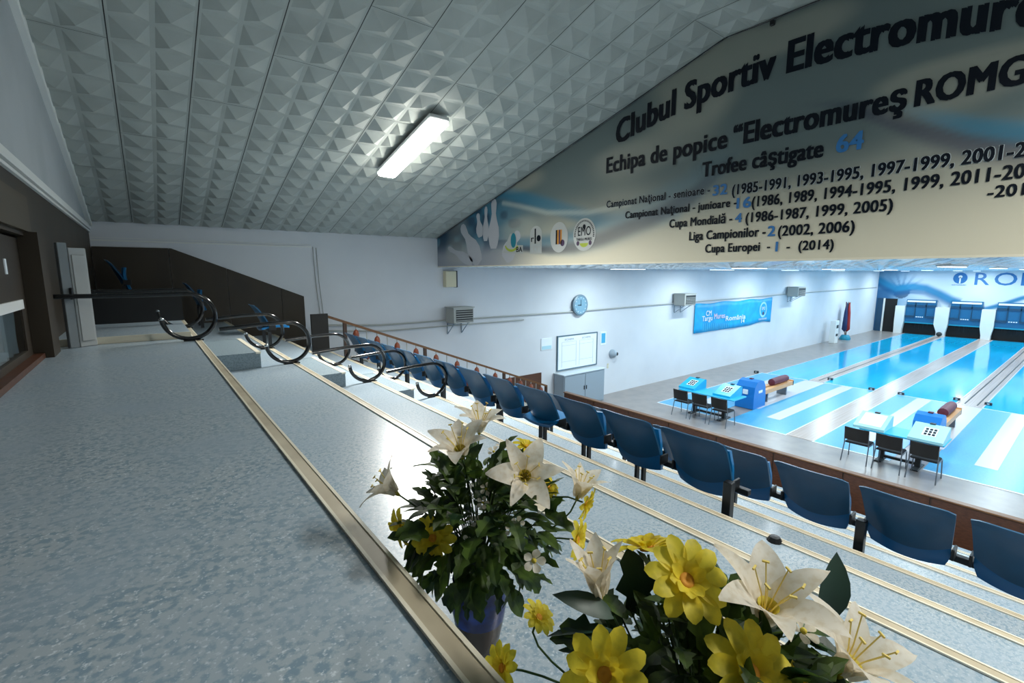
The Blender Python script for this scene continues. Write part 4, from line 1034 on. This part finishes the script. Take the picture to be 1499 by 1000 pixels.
# foliage
def leaf(mb, P, D, up, L, w_, lobes=True, droop=.35):
    D = Vector(D).normalized(); n_ = Vector(up); n_ = (n_ - D * n_.dot(D)); n_.normalize(); S = D.cross(n_)
    o = len(mb.v); rows = 6; P = Vector(P)
    for j in range(rows + 1):
        t = j / rows
        wd_ = w_ * math.sin(PI * (.06 + .94*t)) ** .8 if t < 1 else .0005
        if lobes and 0 < j < rows: wd_ *= 1.25 if j % 2 else .72
        c = P + D * (L * t) - n_ * (droop * L * t * t)
        for sgn in (-1, 0, 1): mb.v.append(tuple(c + S * (sgn * wd_ / 2) + n_ * (abs(sgn) * wd_ * .12) + D * (abs(sgn) * (.02 * L if lobes else 0))))
    for j in range(rows):
        for i in range(2): a = o + j*3 + i; mb.f.append((a, a+1, a+4, a+3))
def foliage(label, C, rad, n, V, seed, sq=(1, 1, 1), L0=.07):
    r_ = random.Random(seed); mb = MB(); C = Vector(C)
    for i in range(n):
        d = Vector((r_.gauss(0, 1), r_.gauss(0, 1), r_.gauss(0, 1) + .15)).normalized()
        k = rad * r_.random() ** .45
        p = C + Vector((d.x*sq[0], d.y*sq[1], d.z*sq[2])) * k
        dd = (d + Vector((r_.uniform(-.6, .6), r_.uniform(-.6, .6), r_.uniform(-.7, .5))))
        L = L0 * r_.uniform(.6, 1.2)
        leaf(mb, p, dd, (r_.uniform(-.5, .5), r_.uniform(-.5, .5), 1), L, L * r_.uniform(.45, .65), r_.random() < .75, r_.uniform(.1, .5))
    for i in range(34):
        d = Vector((r_.gauss(0, 1), r_.gauss(0, 1), abs(r_.gauss(0, 1)) + .3)).normalized(); e = C + Vector((d.x*sq[0], d.y*sq[1], d.z*sq[2])) * rad * .9
        a = Vector((V[0], V[1], V[2] + .17)); m_ = (a + e) / 2 + Vector((0, 0, .03))
        mb.tube([tuple(a), tuple((a + m_) / 2), tuple(m_), tuple((m_ + e) / 2), tuple(e)], .0016, 5)
    o = mb.build('foliage', M['leaf']); tag(o, label, 'foliage', None, 'stuff'); return o
foliage('dense lobed green leaves filling the farther bouquet', (.605, .895, -.61), .175, 430, V1, 3, (1, 1, .98), .065)
foliage('dense green leaves filling the nearer bouquet', (.588, .275, -.590), .165, 560, V2, 5, (1.1, 1.15, .72), .06)
# single large leaves
for lb, P, D, up, L, w_, lo in (('large dark pointed leaf rising behind the big open lily', (.787, .217, -.535), (.30, -.16, .9), (-.6, -.75, .2), .10, .05, False),
        ('green leaf arching beside the half closed lily', (.53, .42, -.53), (-.55, .25, .45), (-.3, -.4, .9), .10, .035, False),
        ('dark thin leaf curling out below the half closed lily', (.52, .41, -.545), (-.75, .5, .25), (0, 0, 1), .10, .02, False),
        ('dark lobed leaf between the topmost and largest daisies', (.60, .42, -.56), (-.1, .1, 1), (-.5, -.7, .3), .10, .06, True)):
    mb = MB(); leaf(mb, (0, 0, 0), D, up, L, w_, lo, .3)
    o = mb.build('leaf', M['leaf_dark'], None, P, smooth=True); tag(o, lb, 'leaf', 'single large leaves')
    V = V2; inv = Vector((V[0] - P[0], V[1] - P[1], V[2] + .18 - P[2]))
    MB().tube([(0, 0, 0), tuple(inv * .5 + Vector((0, 0, .02))), tuple(inv)], .002, 5).build('stem', M['stem'], o)
